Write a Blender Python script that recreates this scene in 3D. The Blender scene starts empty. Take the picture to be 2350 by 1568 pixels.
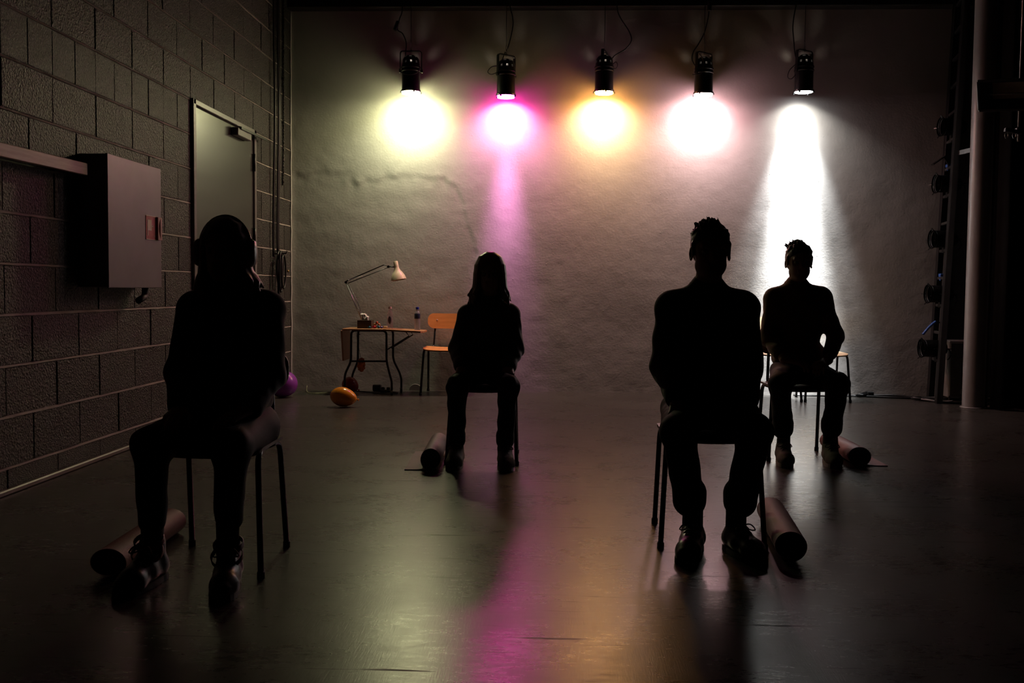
import bpy, bmesh, math, random
import numpy as np
from mathutils import Vector, Matrix

random.seed(7)
RNG = np.random.default_rng(7)
scene = bpy.context.scene
COL = scene.collection
PI = math.pi

# ------------------------------------------------------------------ camera, world, exposure
CAM_H = 1.03
YAW, PITCH, ROLL, FPX = 0.0461373, 0.0530593, 0.0091139, 2315.53
f_ = Vector((-math.sin(YAW) * math.cos(PITCH), math.cos(YAW) * math.cos(PITCH), -math.sin(PITCH)))
r_ = Vector((math.cos(YAW), math.sin(YAW), 0))
u_ = r_.cross(f_)
r2 = r_ * math.cos(ROLL) + u_ * math.sin(ROLL)
u2 = -r_ * math.sin(ROLL) + u_ * math.cos(ROLL)
cam_data = bpy.data.cameras.new('camera')
cam_data.sensor_width = 36.0
cam_data.lens = 36.0 * FPX / 2350.0
cam_data.clip_start = 0.05
cam = bpy.data.objects.new('camera', cam_data)
cam.matrix_world = Matrix(((r2.x, u2.x, -f_.x, 0), (r2.y, u2.y, -f_.y, 0), (r2.z, u2.z, -f_.z, CAM_H), (0, 0, 0, 1)))
COL.objects.link(cam)
scene.camera = cam

world = bpy.data.worlds.new('dark_hall')
world.use_nodes = True
world.node_tree.nodes['Background'].inputs[0].default_value = (0, 0, 0, 1)
world.node_tree.nodes['Background'].inputs[1].default_value = 0.0
scene.world = world
vs = scene.view_settings
vs.view_transform = 'Standard'
vs.look = 'None'
vs.exposure = 0.0
vs.gamma = 1.0
vs.use_curve_mapping = False
scene.cycles.use_denoising = True
scene.cycles.sample_clamp_indirect = 8.0
scene.cycles.use_adaptive_sampling = True
scene.cycles.adaptive_threshold = 0.03
scene.cycles.max_bounces = 5
scene.cycles.diffuse_bounces = 3
scene.cycles.glossy_bounces = 3

WX = 2.686      # left wall at X = -WX
WY = 10.02      # back wall at Y = WY

# stage lamps: x, height of lens, gel colour, lens strength, beams (colour, watts, spread, tilt to the wall)
LAMPS = [
    (-1.452, 2.911, (0.86, 0.86, 0.45), 310, [((0.95, 0.95, 0.70), 6, 2.2, 0.22)]),
    (-0.533, 2.874, (1.00, 0.012, 0.42), 165, [((1.0, 0.30, 0.82), 1.8, 0.45, 0.19), ((1.0, 0.60, 0.86), 8, 2.1, 0.62)]),
    (0.407, 2.911, (1.00, 0.45, 0.10), 215, [((1.0, 0.84, 0.56), 9, 2.2, 0.55)]),
    (1.351, 2.891, (1.00, 0.55, 0.60), 270, [((1.0, 0.84, 0.82), 6, 2.2, 0.22)]),
    (2.294, 2.911, (0.95, 0.98, 1.00), 14, [((0.94, 0.97, 1.0), 24, 0.46, 0.115), ((0.93, 0.97, 1.0), 12, 0.80, 0.25), ((0.95, 0.98, 1.0), 2.0, 1.15, 0.50), ((1.0, 0.96, 0.90), 4.0, 2.2, 0.30)]),
]
LAMP_Y = 9.80

# ------------------------------------------------------------------ helpers
def link(o, parent=None):
    COL.objects.link(o)
    if parent is not None:
        o.parent = parent
    return o


def tag(o, label=None, cat=None, group=None, kind=None):
    if label: o['label'] = label
    if cat: o['category'] = cat
    if group: o['group'] = group
    if kind: o['kind'] = kind
    return o


def thing(name, label, cat, loc=(0, 0, 0), rz=0.0, group=None):
    o = bpy.data.objects.new(name, None)
    o.empty_display_size = 0.05
    o.location = loc
    o.rotation_euler = (0, 0, rz)
    link(o)
    return tag(o, label, cat, group)


def obj(name, bm, mat, parent=None, smooth=False, loc=None, rot=None):
    me = bpy.data.meshes.new(name)
    bmesh.ops.recalc_face_normals(bm, faces=bm.faces[:])
    bm.to_mesh(me)
    bm.free()
    me.materials.append(mat)
    if smooth:
        for p in me.polygons: p.use_smooth = True
    o = bpy.data.objects.new(name, me)
    if loc is not None: o.location = loc
    if rot is not None: o.rotation_euler = rot
    return link(o, parent)


def auto_smooth(o, deg=40):
    me = o.data
    bm = bmesh.new(); bm.from_mesh(me)
    for e in bm.edges:
        e.smooth = not (len(e.link_faces) == 2 and e.calc_face_angle(0) > math.radians(deg))
    for f in bm.faces: f.smooth = True
    bm.to_mesh(me); bm.free()
    return o


def bx(bm, c, s, bevel=0.0, rot=None, seg=1):
    m = Matrix.Translation(Vector(c)) @ (rot.to_4x4() if rot is not None else Matrix.Identity(4)) @ Matrix.Diagonal((s[0], s[1], s[2], 1))
    r = bmesh.ops.create_cube(bm, size=1.0, matrix=m)
    if bevel > 0:
        es = list({e for v in r['verts'] for e in v.link_edges})
        bmesh.ops.bevel(bm, geom=es, offset=bevel, segments=seg, affect='EDGES', profile=0.5)
    return bm


def bar(bm, a, b, w, h, up=(0, 0, 1), bevel=0.0):
    a, b = Vector(a), Vector(b)
    d = (b - a); L = d.length; d.normalize()
    up = Vector(up)
    if abs(d.dot(up)) > 0.97: up = Vector((1, 0, 0))
    x = d.cross(up).normalized(); z = x.cross(d)
    rot = Matrix((x, d, z)).transposed()
    return bx(bm, (a + b) / 2, (w, L, h), bevel, rot)


def lathe(bm, prof, n=24, c=(0, 0, 0), axis=None, cap=False):
    """prof: list of (r, z) spun round an axis through c."""
    c = Vector(c)
    if axis is None:
        R = Matrix.Identity(3)
    else:
        z = Vector(axis).normalized()
        t = Vector((1, 0, 0)) if abs(z.x) < 0.9 else Vector((0, 1, 0))
        x = z.cross(t).normalized(); y = z.cross(x)
        R = Matrix((x, y, z)).transposed()
    rings = []
    for r, z in prof:
        if r < 1e-6:
            rings.append([bm.verts.new(c + R @ Vector((0, 0, z)))])
        else:
            rings.append([bm.verts.new(c + R @ Vector((r * math.cos(2 * PI * k / n), r * math.sin(2 * PI * k / n), z))) for k in range(n)])
    for A, B in zip(rings, rings[1:]):
        for k in range(n):
            k2 = (k + 1) % n
            if len(A) == 1 and len(B) == 1: continue
            if len(A) == 1: bm.faces.new((A[0], B[k], B[k2]))
            elif len(B) == 1: bm.faces.new((A[k], B[0], A[k2]))
            else: bm.faces.new((A[k], B[k], B[k2], A[k2]))
    if cap:
        for R_ in (rings[0], rings[-1]):
            if len(R_) > 2: bm.faces.new(R_)
    return bm


def smooth_path(pts, sub=6, closed=False):
    P = [Vector(p) for p in pts]
    n = len(P)
    out = []
    rng = range(n) if closed else range(n - 1)
    for i in rng:
        if closed:
            p0, p1, p2, p3 = P[(i - 1) % n], P[i], P[(i + 1) % n], P[(i + 2) % n]
        else:
            p0 = P[max(i - 1, 0)]; p1 = P[i]; p2 = P[i + 1]; p3 = P[min(i + 2, n - 1)]
        for k in range(sub):
            t = k / sub
            out.append(0.5 * ((2 * p1) + (-p0 + p2) * t + (2 * p0 - 5 * p1 + 4 * p2 - p3) * t * t + (-p0 + 3 * p1 - 3 * p2 + p3) * t ** 3))
    if not closed: out.append(P[-1])
    return out


def round_path(pts, rad=0.05, seg=5):
    """polyline with rounded corners (bent tube)."""
    P = [Vector(p) for p in pts]
    out = [P[0]]
    for i in range(1, len(P) - 1):
        a, b, c = P[i - 1], P[i], P[i + 1]
        d1 = (a - b); d2 = (c - b)
        r = min(rad, d1.length * 0.45, d2.length * 0.45)
        s = b + d1.normalized() * r; e = b + d2.normalized() * r
        for k in range(seg + 1):
            t = k / seg
            out.append((1 - t) ** 2 * s + 2 * t * (1 - t) * b + t * t * e)
    out.append(P[-1])
    return out


def tube(bm, pts, r, n=8, closed=False, r_end=None):
    P = [Vector(p) for p in pts]
    m = len(P)
    T = []
    for i in range(m):
        if closed: d = P[(i + 1) % m] - P[(i - 1) % m]
        else: d = P[min(i + 1, m - 1)] - P[max(i - 1, 0)]
        T.append(d.normalized() if d.length > 1e-9 else Vector((0, 0, 1)))
    nrm = T[0].orthogonal().normalized()
    rings = []
    for i in range(m):
        if i > 0:
            ax = T[i - 1].cross(T[i])
            if ax.length > 1e-8:
                nrm = Matrix.Rotation(T[i - 1].angle(T[i]), 3, ax.normalized()) @ nrm
            nrm = (nrm - T[i] * nrm.dot(T[i])).normalized()
        b = T[i].cross(nrm)
        rr = r if r_end is None else r + (r_end - r) * i / (m - 1)
        rings.append([bm.verts.new(P[i] + rr * (math.cos(2 * PI * k / n) * nrm + math.sin(2 * PI * k / n) * b)) for k in range(n)])
    cnt = m if closed else m - 1
    for i in range(cnt):
        A, B = rings[i], rings[(i + 1) % m]
        for k in range(n):
            k2 = (k + 1) % n
            bm.faces.new((A[k], A[k2], B[k2], B[k]))
    if not closed:
        bm.faces.new(rings[0]); bm.faces.new(rings[-1])
    return bm


def sphere(bm, c, r, u=14, v=9, rot=None):
    if not hasattr(r, '__len__'): r = (r, r, r)
    m = Matrix.Translation(Vector(c)) @ (rot.to_4x4() if rot is not None else Matrix.Identity(4)) @ Matrix.Diagonal((r[0], r[1], r[2], 1))
    bmesh.ops.create_uvsphere(bm, u_segments=u, v_segments=v, radius=1.0, matrix=m)
    return bm


def NB(): return bmesh.new()

# ------------------------------------------------------------------ materials
MATS = {}


def mat(name, col, rough=0.6, metal=0.0, var=0.15, scale=12.0, bump=0.0, bscale=80.0, spec=0.5, emis=None, estr=0.0, trans=0.0, alpha=1.0, sheen=0.0, bdist=0.002):
    if name in MATS: return MATS[name]
    m = bpy.data.materials.new(name)
    m.use_nodes = True
    nt = m.node_tree; N = nt.nodes; L = nt.links
    p = N['Principled BSDF']
    p.inputs['Roughness'].default_value = rough
    p.inputs['Metallic'].default_value = metal
    p.inputs['Specular IOR Level'].default_value = spec
    p.inputs['Transmission Weight'].default_value = trans
    p.inputs['Alpha'].default_value = alpha
    if sheen: p.inputs['Sheen Weight'].default_value = sheen
    tc = N.new('ShaderNodeTexCoord')
    nz = N.new('ShaderNodeTexNoise')
    nz.inputs['Scale'].default_value = scale
    nz.inputs['Detail'].default_value = 4
    L.new(tc.outputs['Object'], nz.inputs['Vector'])
    rp = N.new('ShaderNodeValToRGB')
    rp.color_ramp.elements[0].position = 0.3
    rp.color_ramp.elements[1].position = 0.7
    rp.color_ramp.elements[0].color = tuple(c * (1 - var) for c in col) + (1,)
    rp.color_ramp.elements[1].color = tuple(min(1, c * (1 + var)) for c in col) + (1,)
    L.new(nz.outputs['Fac'], rp.inputs['Fac'])
    L.new(rp.outputs['Color'], p.inputs['Base Color'])
    if bump > 0:
        n2 = N.new('ShaderNodeTexNoise')
        n2.inputs['Scale'].default_value = bscale
        n2.inputs['Detail'].default_value = 5
        L.new(tc.outputs['Object'], n2.inputs['Vector'])
        b = N.new('ShaderNodeBump')
        b.inputs['Strength'].default_value = bump
        b.inputs['Distance'].default_value = bdist
        L.new(n2.outputs['Fac'], b.inputs['Height'])
        L.new(b.outputs['Normal'], p.inputs['Normal'])
    if emis is not None:
        p.inputs['Emission Color'].default_value = tuple(emis) + (1,)
        p.inputs['Emission Strength'].default_value = estr
    MATS[name] = m
    return m


def math_node(nt, op, a, b=None, clamp=False):
    n = nt.nodes.new('ShaderNodeMath'); n.operation = op; n.use_clamp = clamp
    for i, v in enumerate((a, b)):
        if v is None: continue
        if isinstance(v, (int, float)): n.inputs[i].default_value = v
        else: nt.links.new(v, n.inputs[i])
    return n.outputs[0]


def noise_node(nt, vec, scale, detail=3, rough=0.5, mapscale=None, rot=None):
    if mapscale is not None:
        mp = nt.nodes.new('ShaderNodeMapping')
        mp.inputs['Scale'].default_value = mapscale
        if rot: mp.inputs['Rotation'].default_value = rot
        nt.links.new(vec, mp.inputs['Vector']); vec = mp.outputs[0]
    n = nt.nodes.new('ShaderNodeTexNoise')
    n.inputs['Scale'].default_value = scale
    n.inputs['Detail'].default_value = detail
    n.inputs['Roughness'].default_value = rough
    nt.links.new(vec, n.inputs['Vector'])
    return n.outputs['Fac']


def map_range(nt, v, a, b, c=0.0, d=1.0):
    n = nt.nodes.new('ShaderNodeMapRange')
    n.inputs[1].default_value = a; n.inputs[2].default_value = b
    n.inputs[3].default_value = c; n.inputs[4].default_value = d
    nt.links.new(v, n.inputs[0])
    return n.outputs[0]


def mix_col(nt, fac, a, b):
    n = nt.nodes.new('ShaderNodeMix'); n.data_type = 'RGBA'
    nt.links.new(fac, n.inputs[0])
    for sock, v in ((n.inputs[6], a), (n.inputs[7], b)):
        if isinstance(v, tuple): sock.default_value = v if len(v) == 4 else v + (1,)
        else: nt.links.new(v, sock)
    return n.outputs[2]


def bump_node(nt, h, strength, dist, normal=None):
    b = nt.nodes.new('ShaderNodeBump')
    b.inputs['Strength'].default_value = strength
    b.inputs['Distance'].default_value = dist
    nt.links.new(h, b.inputs['Height'])
    if normal is not None: nt.links.new(normal, b.inputs['Normal'])
    return b.outputs['Normal']


def new_mat(name):
    m = bpy.data.materials.new(name); m.use_nodes = True
    nt = m.node_tree
    p = nt.nodes['Principled BSDF']
    tc = nt.nodes.new('ShaderNodeTexCoord')
    MATS[name] = m
    return m, nt, p, tc


# floor: dark vinyl dance floor, satin, scuffed
def floor_material():
    m, nt, p, tc = new_mat('floor_vinyl')
    ob = tc.outputs['Object']
    big = noise_node(nt, ob, 1.3, 4)
    base = mix_col(nt, map_range(nt, big, 0.3, 0.7), (0.036, 0.034, 0.030), (0.052, 0.049, 0.044))
    # pale scratches and dark heel marks, stretched
    s1 = noise_node(nt, ob, 9.0, 6, 0.7, (0.6, 14.0, 1), (0, 0, 0.12))
    pale = map_range(nt, s1, 0.56, 0.80)
    base = mix_col(nt, math_node(nt, 'MULTIPLY', pale, 0.18), base, (0.085, 0.08, 0.075))
    s2 = noise_node(nt, ob, 4.0, 5, 0.55, (0.45, 10.0, 1), (0, 0, -0.10))
    dark = map_range(nt, s2, 0.635, 0.70, 0.0, 0.8)
    base = mix_col(nt, math_node(nt, 'MULTIPLY', dark, 0.8), base, (0.012, 0.011, 0.010))
    nt.links.new(base, p.inputs['Base Color'])
    r1 = noise_node(nt, ob, 3.0, 5)
    st = noise_node(nt, ob, 14.0, 5, 0.7, (1.0, 3.0, 1))
    rough = math_node(nt, 'ADD', map_range(nt, r1, 0.3, 0.7, 0.235, 0.285), map_range(nt, st, 0.3, 0.7, 0.0, 0.06))
    rough = math_node(nt, 'ADD', rough, math_node(nt, 'MULTIPLY', dark, 0.25))
    rough = math_node(nt, 'ADD', rough, math_node(nt, 'MULTIPLY', pale, 0.03))
    nt.links.new(rough, p.inputs['Roughness'])
    nt.links.new(map_range(nt, dark, 0.0, 1.0, 0.55, 0.15), p.inputs['Specular IOR Level'])
    # fine woven grain of the vinyl
    g1 = noise_node(nt, ob, 40.0, 2, 0.5, (6.0, 0.4, 1))
    g2 = noise_node(nt, ob, 2.2, 3)
    nrm = bump_node(nt, g1, 0.17, 0.0012)
    nrm = bump_node(nt, g2, 0.15, 0.01, nrm)
    nt.links.new(nrm, p.inputs['Normal'])
    return m


def plaster_material():
    m, nt, p, tc = new_mat('painted_plaster')
    ob = tc.outputs['Object']
    big = noise_node(nt, ob, 1.1, 4)
    col = mix_col(nt, map_range(nt, big, 0.3, 0.75), (0.40, 0.385, 0.36), (0.50, 0.485, 0.46))
    sm = noise_node(nt, ob, 9.0, 6, 0.6, (1, 1, 0.5))
    col = mix_col(nt, map_range(nt, sm, 0.60, 0.8, 0.0, 0.35), col, (0.30, 0.28, 0.26))
    nt.links.new(col, p.inputs['Base Color'])
    p.inputs['Roughness'].default_value = 0.62
    a = noise_node(nt, ob, 45.0, 5, 0.6)
    b = noise_node(nt, ob, 6.0, 4, 0.55)
    vo = nt.nodes.new('ShaderNodeTexVoronoi'); vo.inputs['Scale'].default_value = 9.0
    nt.links.new(ob, vo.inputs['Vector'])
    pim = map_range(nt, vo.outputs['Distance'], 0.0, 0.07, 1.0, 0.0)
    nrm = bump_node(nt, b, 0.3, 0.008)
    nrm = bump_node(nt, a, 0.45, 0.0035, nrm)
    nrm = bump_node(nt, pim, 0.35, 0.004, nrm)
    nt.links.new(nrm, p.inputs['Normal'])
    return m


def block_material():
    m, nt, p, tc = new_mat('leca_block')
    ob = tc.outputs['Object']
    oi = nt.nodes.new('ShaderNodeObjectInfo')
    ad = nt.nodes.new('ShaderNodeVectorMath'); ad.operation = 'ADD'
    nt.links.new(ob, ad.inputs[0])
    cb = nt.nodes.new('ShaderNodeCombineXYZ')
    nt.links.new(math_node(nt, 'MULTIPLY', oi.outputs['Random'], 37.0), cb.inputs[1])
    nt.links.new(cb.outputs[0], ad.inputs[1])
    v = ad.outputs[0]
    gr = noise_node(nt, v, 78.0, 4, 0.7)
    lo = noise_node(nt, v, 4.0, 3)
    c1 = mix_col(nt, map_range(nt, gr, 0.46, 0.64), (0.010, 0.009, 0.008), (0.17, 0.150, 0.135))
    c2 = mix_col(nt, map_range(nt, lo, 0.45, 0.8, 0.0, 0.45), c1, (0.07, 0.062, 0.056))
    k = map_range(nt, oi.outputs['Random'], 0, 1, 0.75, 1.15)
    mx = nt.nodes.new('ShaderNodeVectorMath'); mx.operation = 'SCALE'
    nt.links.new(c2, mx.inputs[0]); nt.links.new(k, mx.inputs['Scale'])
    nt.links.new(mx.outputs[0], p.inputs['Base Color'])
    p.inputs['Roughness'].default_value = 0.38
    vo = nt.nodes.new('ShaderNodeTexVoronoi'); vo.inputs['Scale'].default_value = 85.0
    nt.links.new(v, vo.inputs['Vector'])
    nrm = bump_node(nt, vo.outputs['Distance'], 1.0, 0.010)
    nrm = bump_node(nt, gr, 0.9, 0.012, nrm)
    nt.links.new(nrm, p.inputs['Normal'])
    return m


def wood_material(name, c1, c2, rough=0.4, axis=0):
    m, nt, p, tc = new_mat(name)
    sc = [1.0, 1.0, 1.0]
    sc = [14.0, 14.0, 14.0]; sc[axis] = 1.2
    g = noise_node(nt, tc.outputs['Object'], 3.0, 5, 0.6, tuple(sc))
    nt.links.new(mix_col(nt, map_range(nt, g, 0.3, 0.7), c1, c2), p.inputs['Base Color'])
    p.inputs['Roughness'].default_value = rough
    nt.links.new(bump_node(nt, g, 0.1, 0.001), p.inputs['Normal'])
    return m


M_FLOOR = floor_material()
M_WALL = plaster_material()
M_BLOCK = block_material()
M_MORTAR = mat('mortar', (0.15, 0.135, 0.12), 0.8, bump=0.6, bscale=60)
M_BLACKPAINT = mat('black_paint', (0.012, 0.011, 0.011), 0.7, bump=0.2)
M_CEIL = mat('ceiling_black', (0.010, 0.010, 0.010), 0.8, bump=0.2)
M_DRAPE = mat('black_velvet', (0.006, 0.006, 0.006), 0.95, bump=0.3, spec=0.1)
M_DOOR = mat('door_grey_paint', (0.050, 0.048, 0.045), 0.17, var=0.06, scale=4, spec=1.0)
M_FRAME = mat('door_frame_grey', (0.16, 0.155, 0.145), 0.38, bump=0.05, var=0.06)
M_CAB = mat('cabinet_grey', (0.20, 0.188, 0.185), 0.38, bump=0.08, bscale=25, var=0.1, scale=5)
M_STEEL = mat('galvanised_steel', (0.55, 0.55, 0.56), 0.3, 0.9, var=0.1)
M_BLACKMETAL = mat('black_metal', (0.018, 0.018, 0.019), 0.28, 0.3, var=0.2, bump=0.04)
M_DARKSTEEL = mat('dark_steel', (0.06, 0.06, 0.062), 0.4, 0.6, var=0.2)
M_RUBBER = mat('black_rubber', (0.012, 0.012, 0.012), 0.55)
M_CABLE = mat('black_cable', (0.010, 0.010, 0.010), 0.45)
M_WHITE = mat('white_paint', (0.7, 0.68, 0.65), 0.35, var=0.05)
M_CHROMEDARK = mat('tube_metal', (0.035, 0.034, 0.034), 0.22, 0.7, var=0.1)
M_RAIL = wood_material('rail_wood', (0.30, 0.22, 0.17), (0.46, 0.36, 0.29), 0.5, axis=1)
M_ORANGEWOOD = wood_material('orange_plywood', (0.62, 0.24, 0.07), (0.75, 0.32, 0.10), 0.38)
M_PALEWOOD = wood_material('pale_plywood', (0.62, 0.46, 0.28), (0.74, 0.57, 0.37), 0.35)
M_DARKWOOD = wood_material('dark_plywood', (0.10, 0.06, 0.04), (0.15, 0.09, 0.06), 0.45)
M_TABLEWOOD = wood_material('table_veneer', (0.36, 0.18, 0.08), (0.50, 0.26, 0.12), 0.35)
M_BOXWOOD = wood_material('box_wood', (0.05, 0.032, 0.02), (0.085, 0.055, 0.035), 0.5)
M_COLUMN = mat('column_grey_paint', (0.23, 0.222, 0.222), 0.36, bump=0.08, bscale=20, var=0.1, scale=3)


# ------------------------------------------------------------------ the room
bm = NB()
bx(bm, (1.2, 3.6, -0.05), (9.6, 13.2, 0.1))
tag(obj('floor', bm, M_FLOOR), 'dark satin vinyl dance floor with scuff marks', kind='structure')

# floor seams between vinyl rolls and a quarter-round skirting at the block wall
bm = NB()
for a, b in ((-1.2, 7.281), (8.81, 10.01)):
    bx(bm, (-WX + 0.012, (a + b) / 2, 0.014), (0.028, b - a, 0.028), 0.006)
tag(obj('baseboard_left', bm, mat('skirting_strip', (0.16, 0.13, 0.11), 0.4)), 'thin worn skirting strip along the block wall', kind='structure')

bm = NB()
bx(bm, (1.2, 3.6, 4.56), (9.6, 13.2, 0.1))
tag(obj('ceiling', bm, M_CEIL), 'black ceiling above the stage lamps', kind='structure')

# back wall: real relief of hand-thrown plaster and the ragged edge of the old patch
def value_noise(u, v, seed):
    r = np.random.default_rng(seed)
    n = 64
    g = r.random((n, n))
    iu = np.floor(u).astype(int); iv = np.floor(v).astype(int)
    fu = u - iu; fv = v - iv
    fu = fu * fu * (3 - 2 * fu); fv = fv * fv * (3 - 2 * fv)
    a = g[iu % n, iv % n]; b = g[(iu + 1) % n, iv % n]; c = g[iu % n, (iv + 1) % n]; d = g[(iu + 1) % n, (iv + 1) % n]
    return (a * (1 - fu) + b * fu) * (1 - fv) + (c * (1 - fu) + d * fu) * fv


def back_wall():
    x0, x1, z0, z1, st = -WX, 3.735, 0.0, 4.5, 0.016
    nx = int((x1 - x0) / st) + 1; nz = int((z1 - z0) / st) + 1
    X, Z = np.meshgrid(np.linspace(x0, x1, nx), np.linspace(z0, z1, nz), indexing='ij')
    h = 0.007 * (value_noise(X * 1.7 + 3, Z * 1.7 + 9, 1) - 0.5) + 0.0025 * (value_noise(X * 5 + 3, Z * 5, 2) - 0.5) + 0.0012 * (value_noise(X * 16, Z * 16, 3) - 0.5)
    # old patch: everything left of and below this ragged line sits about half a centimetre deeper
    px = np.array([-2.70, -2.455, -2.192, -1.842, -1.494, -1.234, -1.06, -0.964, -0.906, -0.839, -0.80])
    pz = np.array([2.121, 2.152, 2.093, 2.081, 2.147, 2.114, 2.063, 1.892, 1.677, 1.463, 1.20])
    rag = 0.06 * (value_noise(X * 11 + 5, Z * 11 + 2, 5) - 0.5) + 0.05 * (value_noise(X * 4 + 1, Z * 4 + 2, 6) - 0.5)
    lim = np.interp(X, px, pz, right=-1.0) + rag
    d = lim - Z
    inside = 1 / (1 + np.exp(-d / 0.014))
    fade = np.clip((Z - 0.6) / 0.7, 0, 1)
    crumbs = np.exp(-(d / 0.07) ** 2) * (value_noise(X * 14 + 7, Z * 14 + 3, 8) - 0.5) * 0.006
    h = h - 0.004 * inside * fade + crumbs * fade
    h += 0.0025 * (value_noise(X * 3 + 11, Z * 9 + 5, 9) - 0.5) * inside
    Y = WY + 0.0 - h * np.clip((X - x0) / 0.05, 0, 1)
    co = np.stack([X, Y, Z], -1).reshape(-1, 3)
    idx = np.arange(nx * nz).reshape(nx, nz)
    q = np.stack([idx[:-1, :-1], idx[1:, :-1], idx[1:, 1:], idx[:-1, 1:]], -1).reshape(-1, 4)
    me = bpy.data.meshes.new('wall_back')
    n = len(co)
    # solid slab: a plain back face closes it
    back = np.array([[x0, WY + 0.15, z0], [x1, WY + 0.15, z0], [x1, WY + 0.15, z1], [x0, WY + 0.15, z1]])
    me.from_pydata(np.concatenate([co, back]).tolist(), [], q.tolist() + [[n + 3, n + 2, n + 1, n],
                   [int(idx[-1, 0]), n + 1, n + 2, int(idx[-1, -1])], [int(idx[0, 0]), int(idx[0, -1]), n + 3, n]])
    for p in me.polygons: p.use_smooth = True
    me.materials.append(M_WALL)
    o = bpy.data.objects.new('wall_back', me)
    link(o)
    return tag(o, 'grey rough plastered back wall with the edge of an old patch', kind='structure')


back_wall()

# white paint ridge at the corner between block wall and plaster
bm = NB()
pts = []
for k in range(60):
    z = 3.74 * k / 59
    pts.append((-WX + 0.004 + 0.004 * random.random(), WY - 0.004 - 0.008 * random.random(), z))
tube(bm, pts, 0.006, 6)
tag(obj('trim_1', bm, M_WHITE, smooth=True), 'ragged ridge of white paint in the corner', kind='structure')

# black beam over the back wall
bm = NB()
bx(bm, (1.2, 9.96, 4.125), (7.8, 0.14, 0.77), 0.01)
tag(obj('trim_2', bm, M_BLACKPAINT), 'black beam across the top of the back wall', kind='structure')

# black side wall behind the lighting ladder
bm = NB()
bx(bm, (4.30, 9.625, 2.25), (0.08, 1.05, 4.5))
bx(bm, (4.035, 10.07, 2.25), (0.59, 0.08, 4.5))
tag(obj('wall_right', bm, M_BLACKPAINT), 'black side wall behind the lighting ladder', kind='structure')

# left wall of lightweight concrete blocks
bm = NB()
bx(bm, (-WX - 0.0555, 4.4, 2.25), (0.10, 11.3, 4.5))
wall_left = tag(obj('wall_left', bm, M_MORTAR), 'dark wall of rough lightweight concrete blocks', kind='structure')

bm = NB()
bx(bm, (-0.02, 0, 0), (0.04, 0.489, 0.241), 0.0)
front = [e for e in bm.edges if all(v.co.x > -0.001 for v in e.verts)]
bmesh.ops.bevel(bm, geom=front, offset=0.004, segments=2, affect='EDGES')
bmesh.ops.recalc_face_normals(bm, faces=bm.faces[:])
block_me = bpy.data.meshes.new('block'); bm.to_mesh(block_me); bm.free()
block_me.materials.append(M_BLOCK)
DOOR_Y0, DOOR_Y1, DOOR_Z = 7.281, 8.81, 2.386
far_blocks = []
near_blocks = []
for k in range(-1, 18):
    zb, zt = max(0.0, 0.125 + 0.25 * k), min(0.125 + 0.25 * (k + 1), 4.5)
    L = 0.25 if k == 8 else 0.5
    off = 5.027 if k % 2 == 0 else 4.777
    n0 = int(math.floor((-1.2 - off) / L))
    y = off + n0 * L
    while y < WY:
        a, b = max(y, -1.2), min(y + L, WY)
        segs = [(a, b)]
        if zb < DOOR_Z - 0.03 and b > DOOR_Y0 and a < DOOR_Y1:
            segs = []
            if a < DOOR_Y0 - 0.03: segs.append((a, DOOR_Y0))
            if b > DOOR_Y1 + 0.03: segs.append((DOOR_Y1, b))
        for s in segs:
            (far_blocks if s[0] >= 3.9 else near_blocks).append((s[0], s[1], zb, zt))
        y += L
def block_pose(s):
    a, b, zb, zt = s
    return ((-WX + random.uniform(-0.003, 0.002), (a + b) / 2, (zb + zt) / 2),
            (1, (b - a - 0.007) / 0.489, (zt - zb - 0.011) / 0.241))
for s in far_blocks:
    o = bpy.data.objects.new('block', block_me)
    o.location, o.scale = block_pose(s)
    o.rotation_euler = (random.uniform(-0.003, 0.003), 0, random.uniform(-0.003, 0.003))
    link(o, wall_left)
bm = NB()
for s in near_blocks:
    l, sc = block_pose(s)
    bx(bm, (l[0] - 0.02, l[1], l[2]), (0.04, 0.489 * sc[1], 0.241 * sc[2]))
tag(obj('block_course', bm, M_BLOCK, wall_left), kind='stuff')

# weather-struck mortar beds: recessed at the top, flush at the bottom, so each ledge catches light from above
M_BED = mat('mortar_bed', (0.26, 0.225, 0.20), 0.7, bump=0.5, bscale=50, var=0.3, scale=5)
for k in range(0, 18):
    z = 0.125 + 0.25 * k
    runs_ = [(-1.2, WY)] if z > DOOR_Z else [(-1.2, DOOR_Y0), (DOOR_Y1, WY)]
    bm = NB()
    for a, b in runs_:
        n = max(2, int((b - a) / 0.07))
        ring = []
        for i in range(n + 1):
            y = a + (b - a) * i / n
            j = random.uniform(-0.0015, 0.0015)
            ring.append([bm.verts.new(p) for p in ((-WX - 0.012, y, z + 0.0075), (-WX - 0.005, y, z + 0.0065), (-WX + 0.0015 + j, y, z - 0.0055 + j), (-WX - 0.012, y, z - 0.0075))])
        for A, B in zip(ring, ring[1:]):
            for q in range(4): bm.faces.new((A[q], A[(q + 1) % 4], B[(q + 1) % 4], B[q]))
        bm.faces.new(ring[0]); bm.faces.new(ring[-1])
    obj('mortar_bed', bm, M_BED, wall_left)

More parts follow.
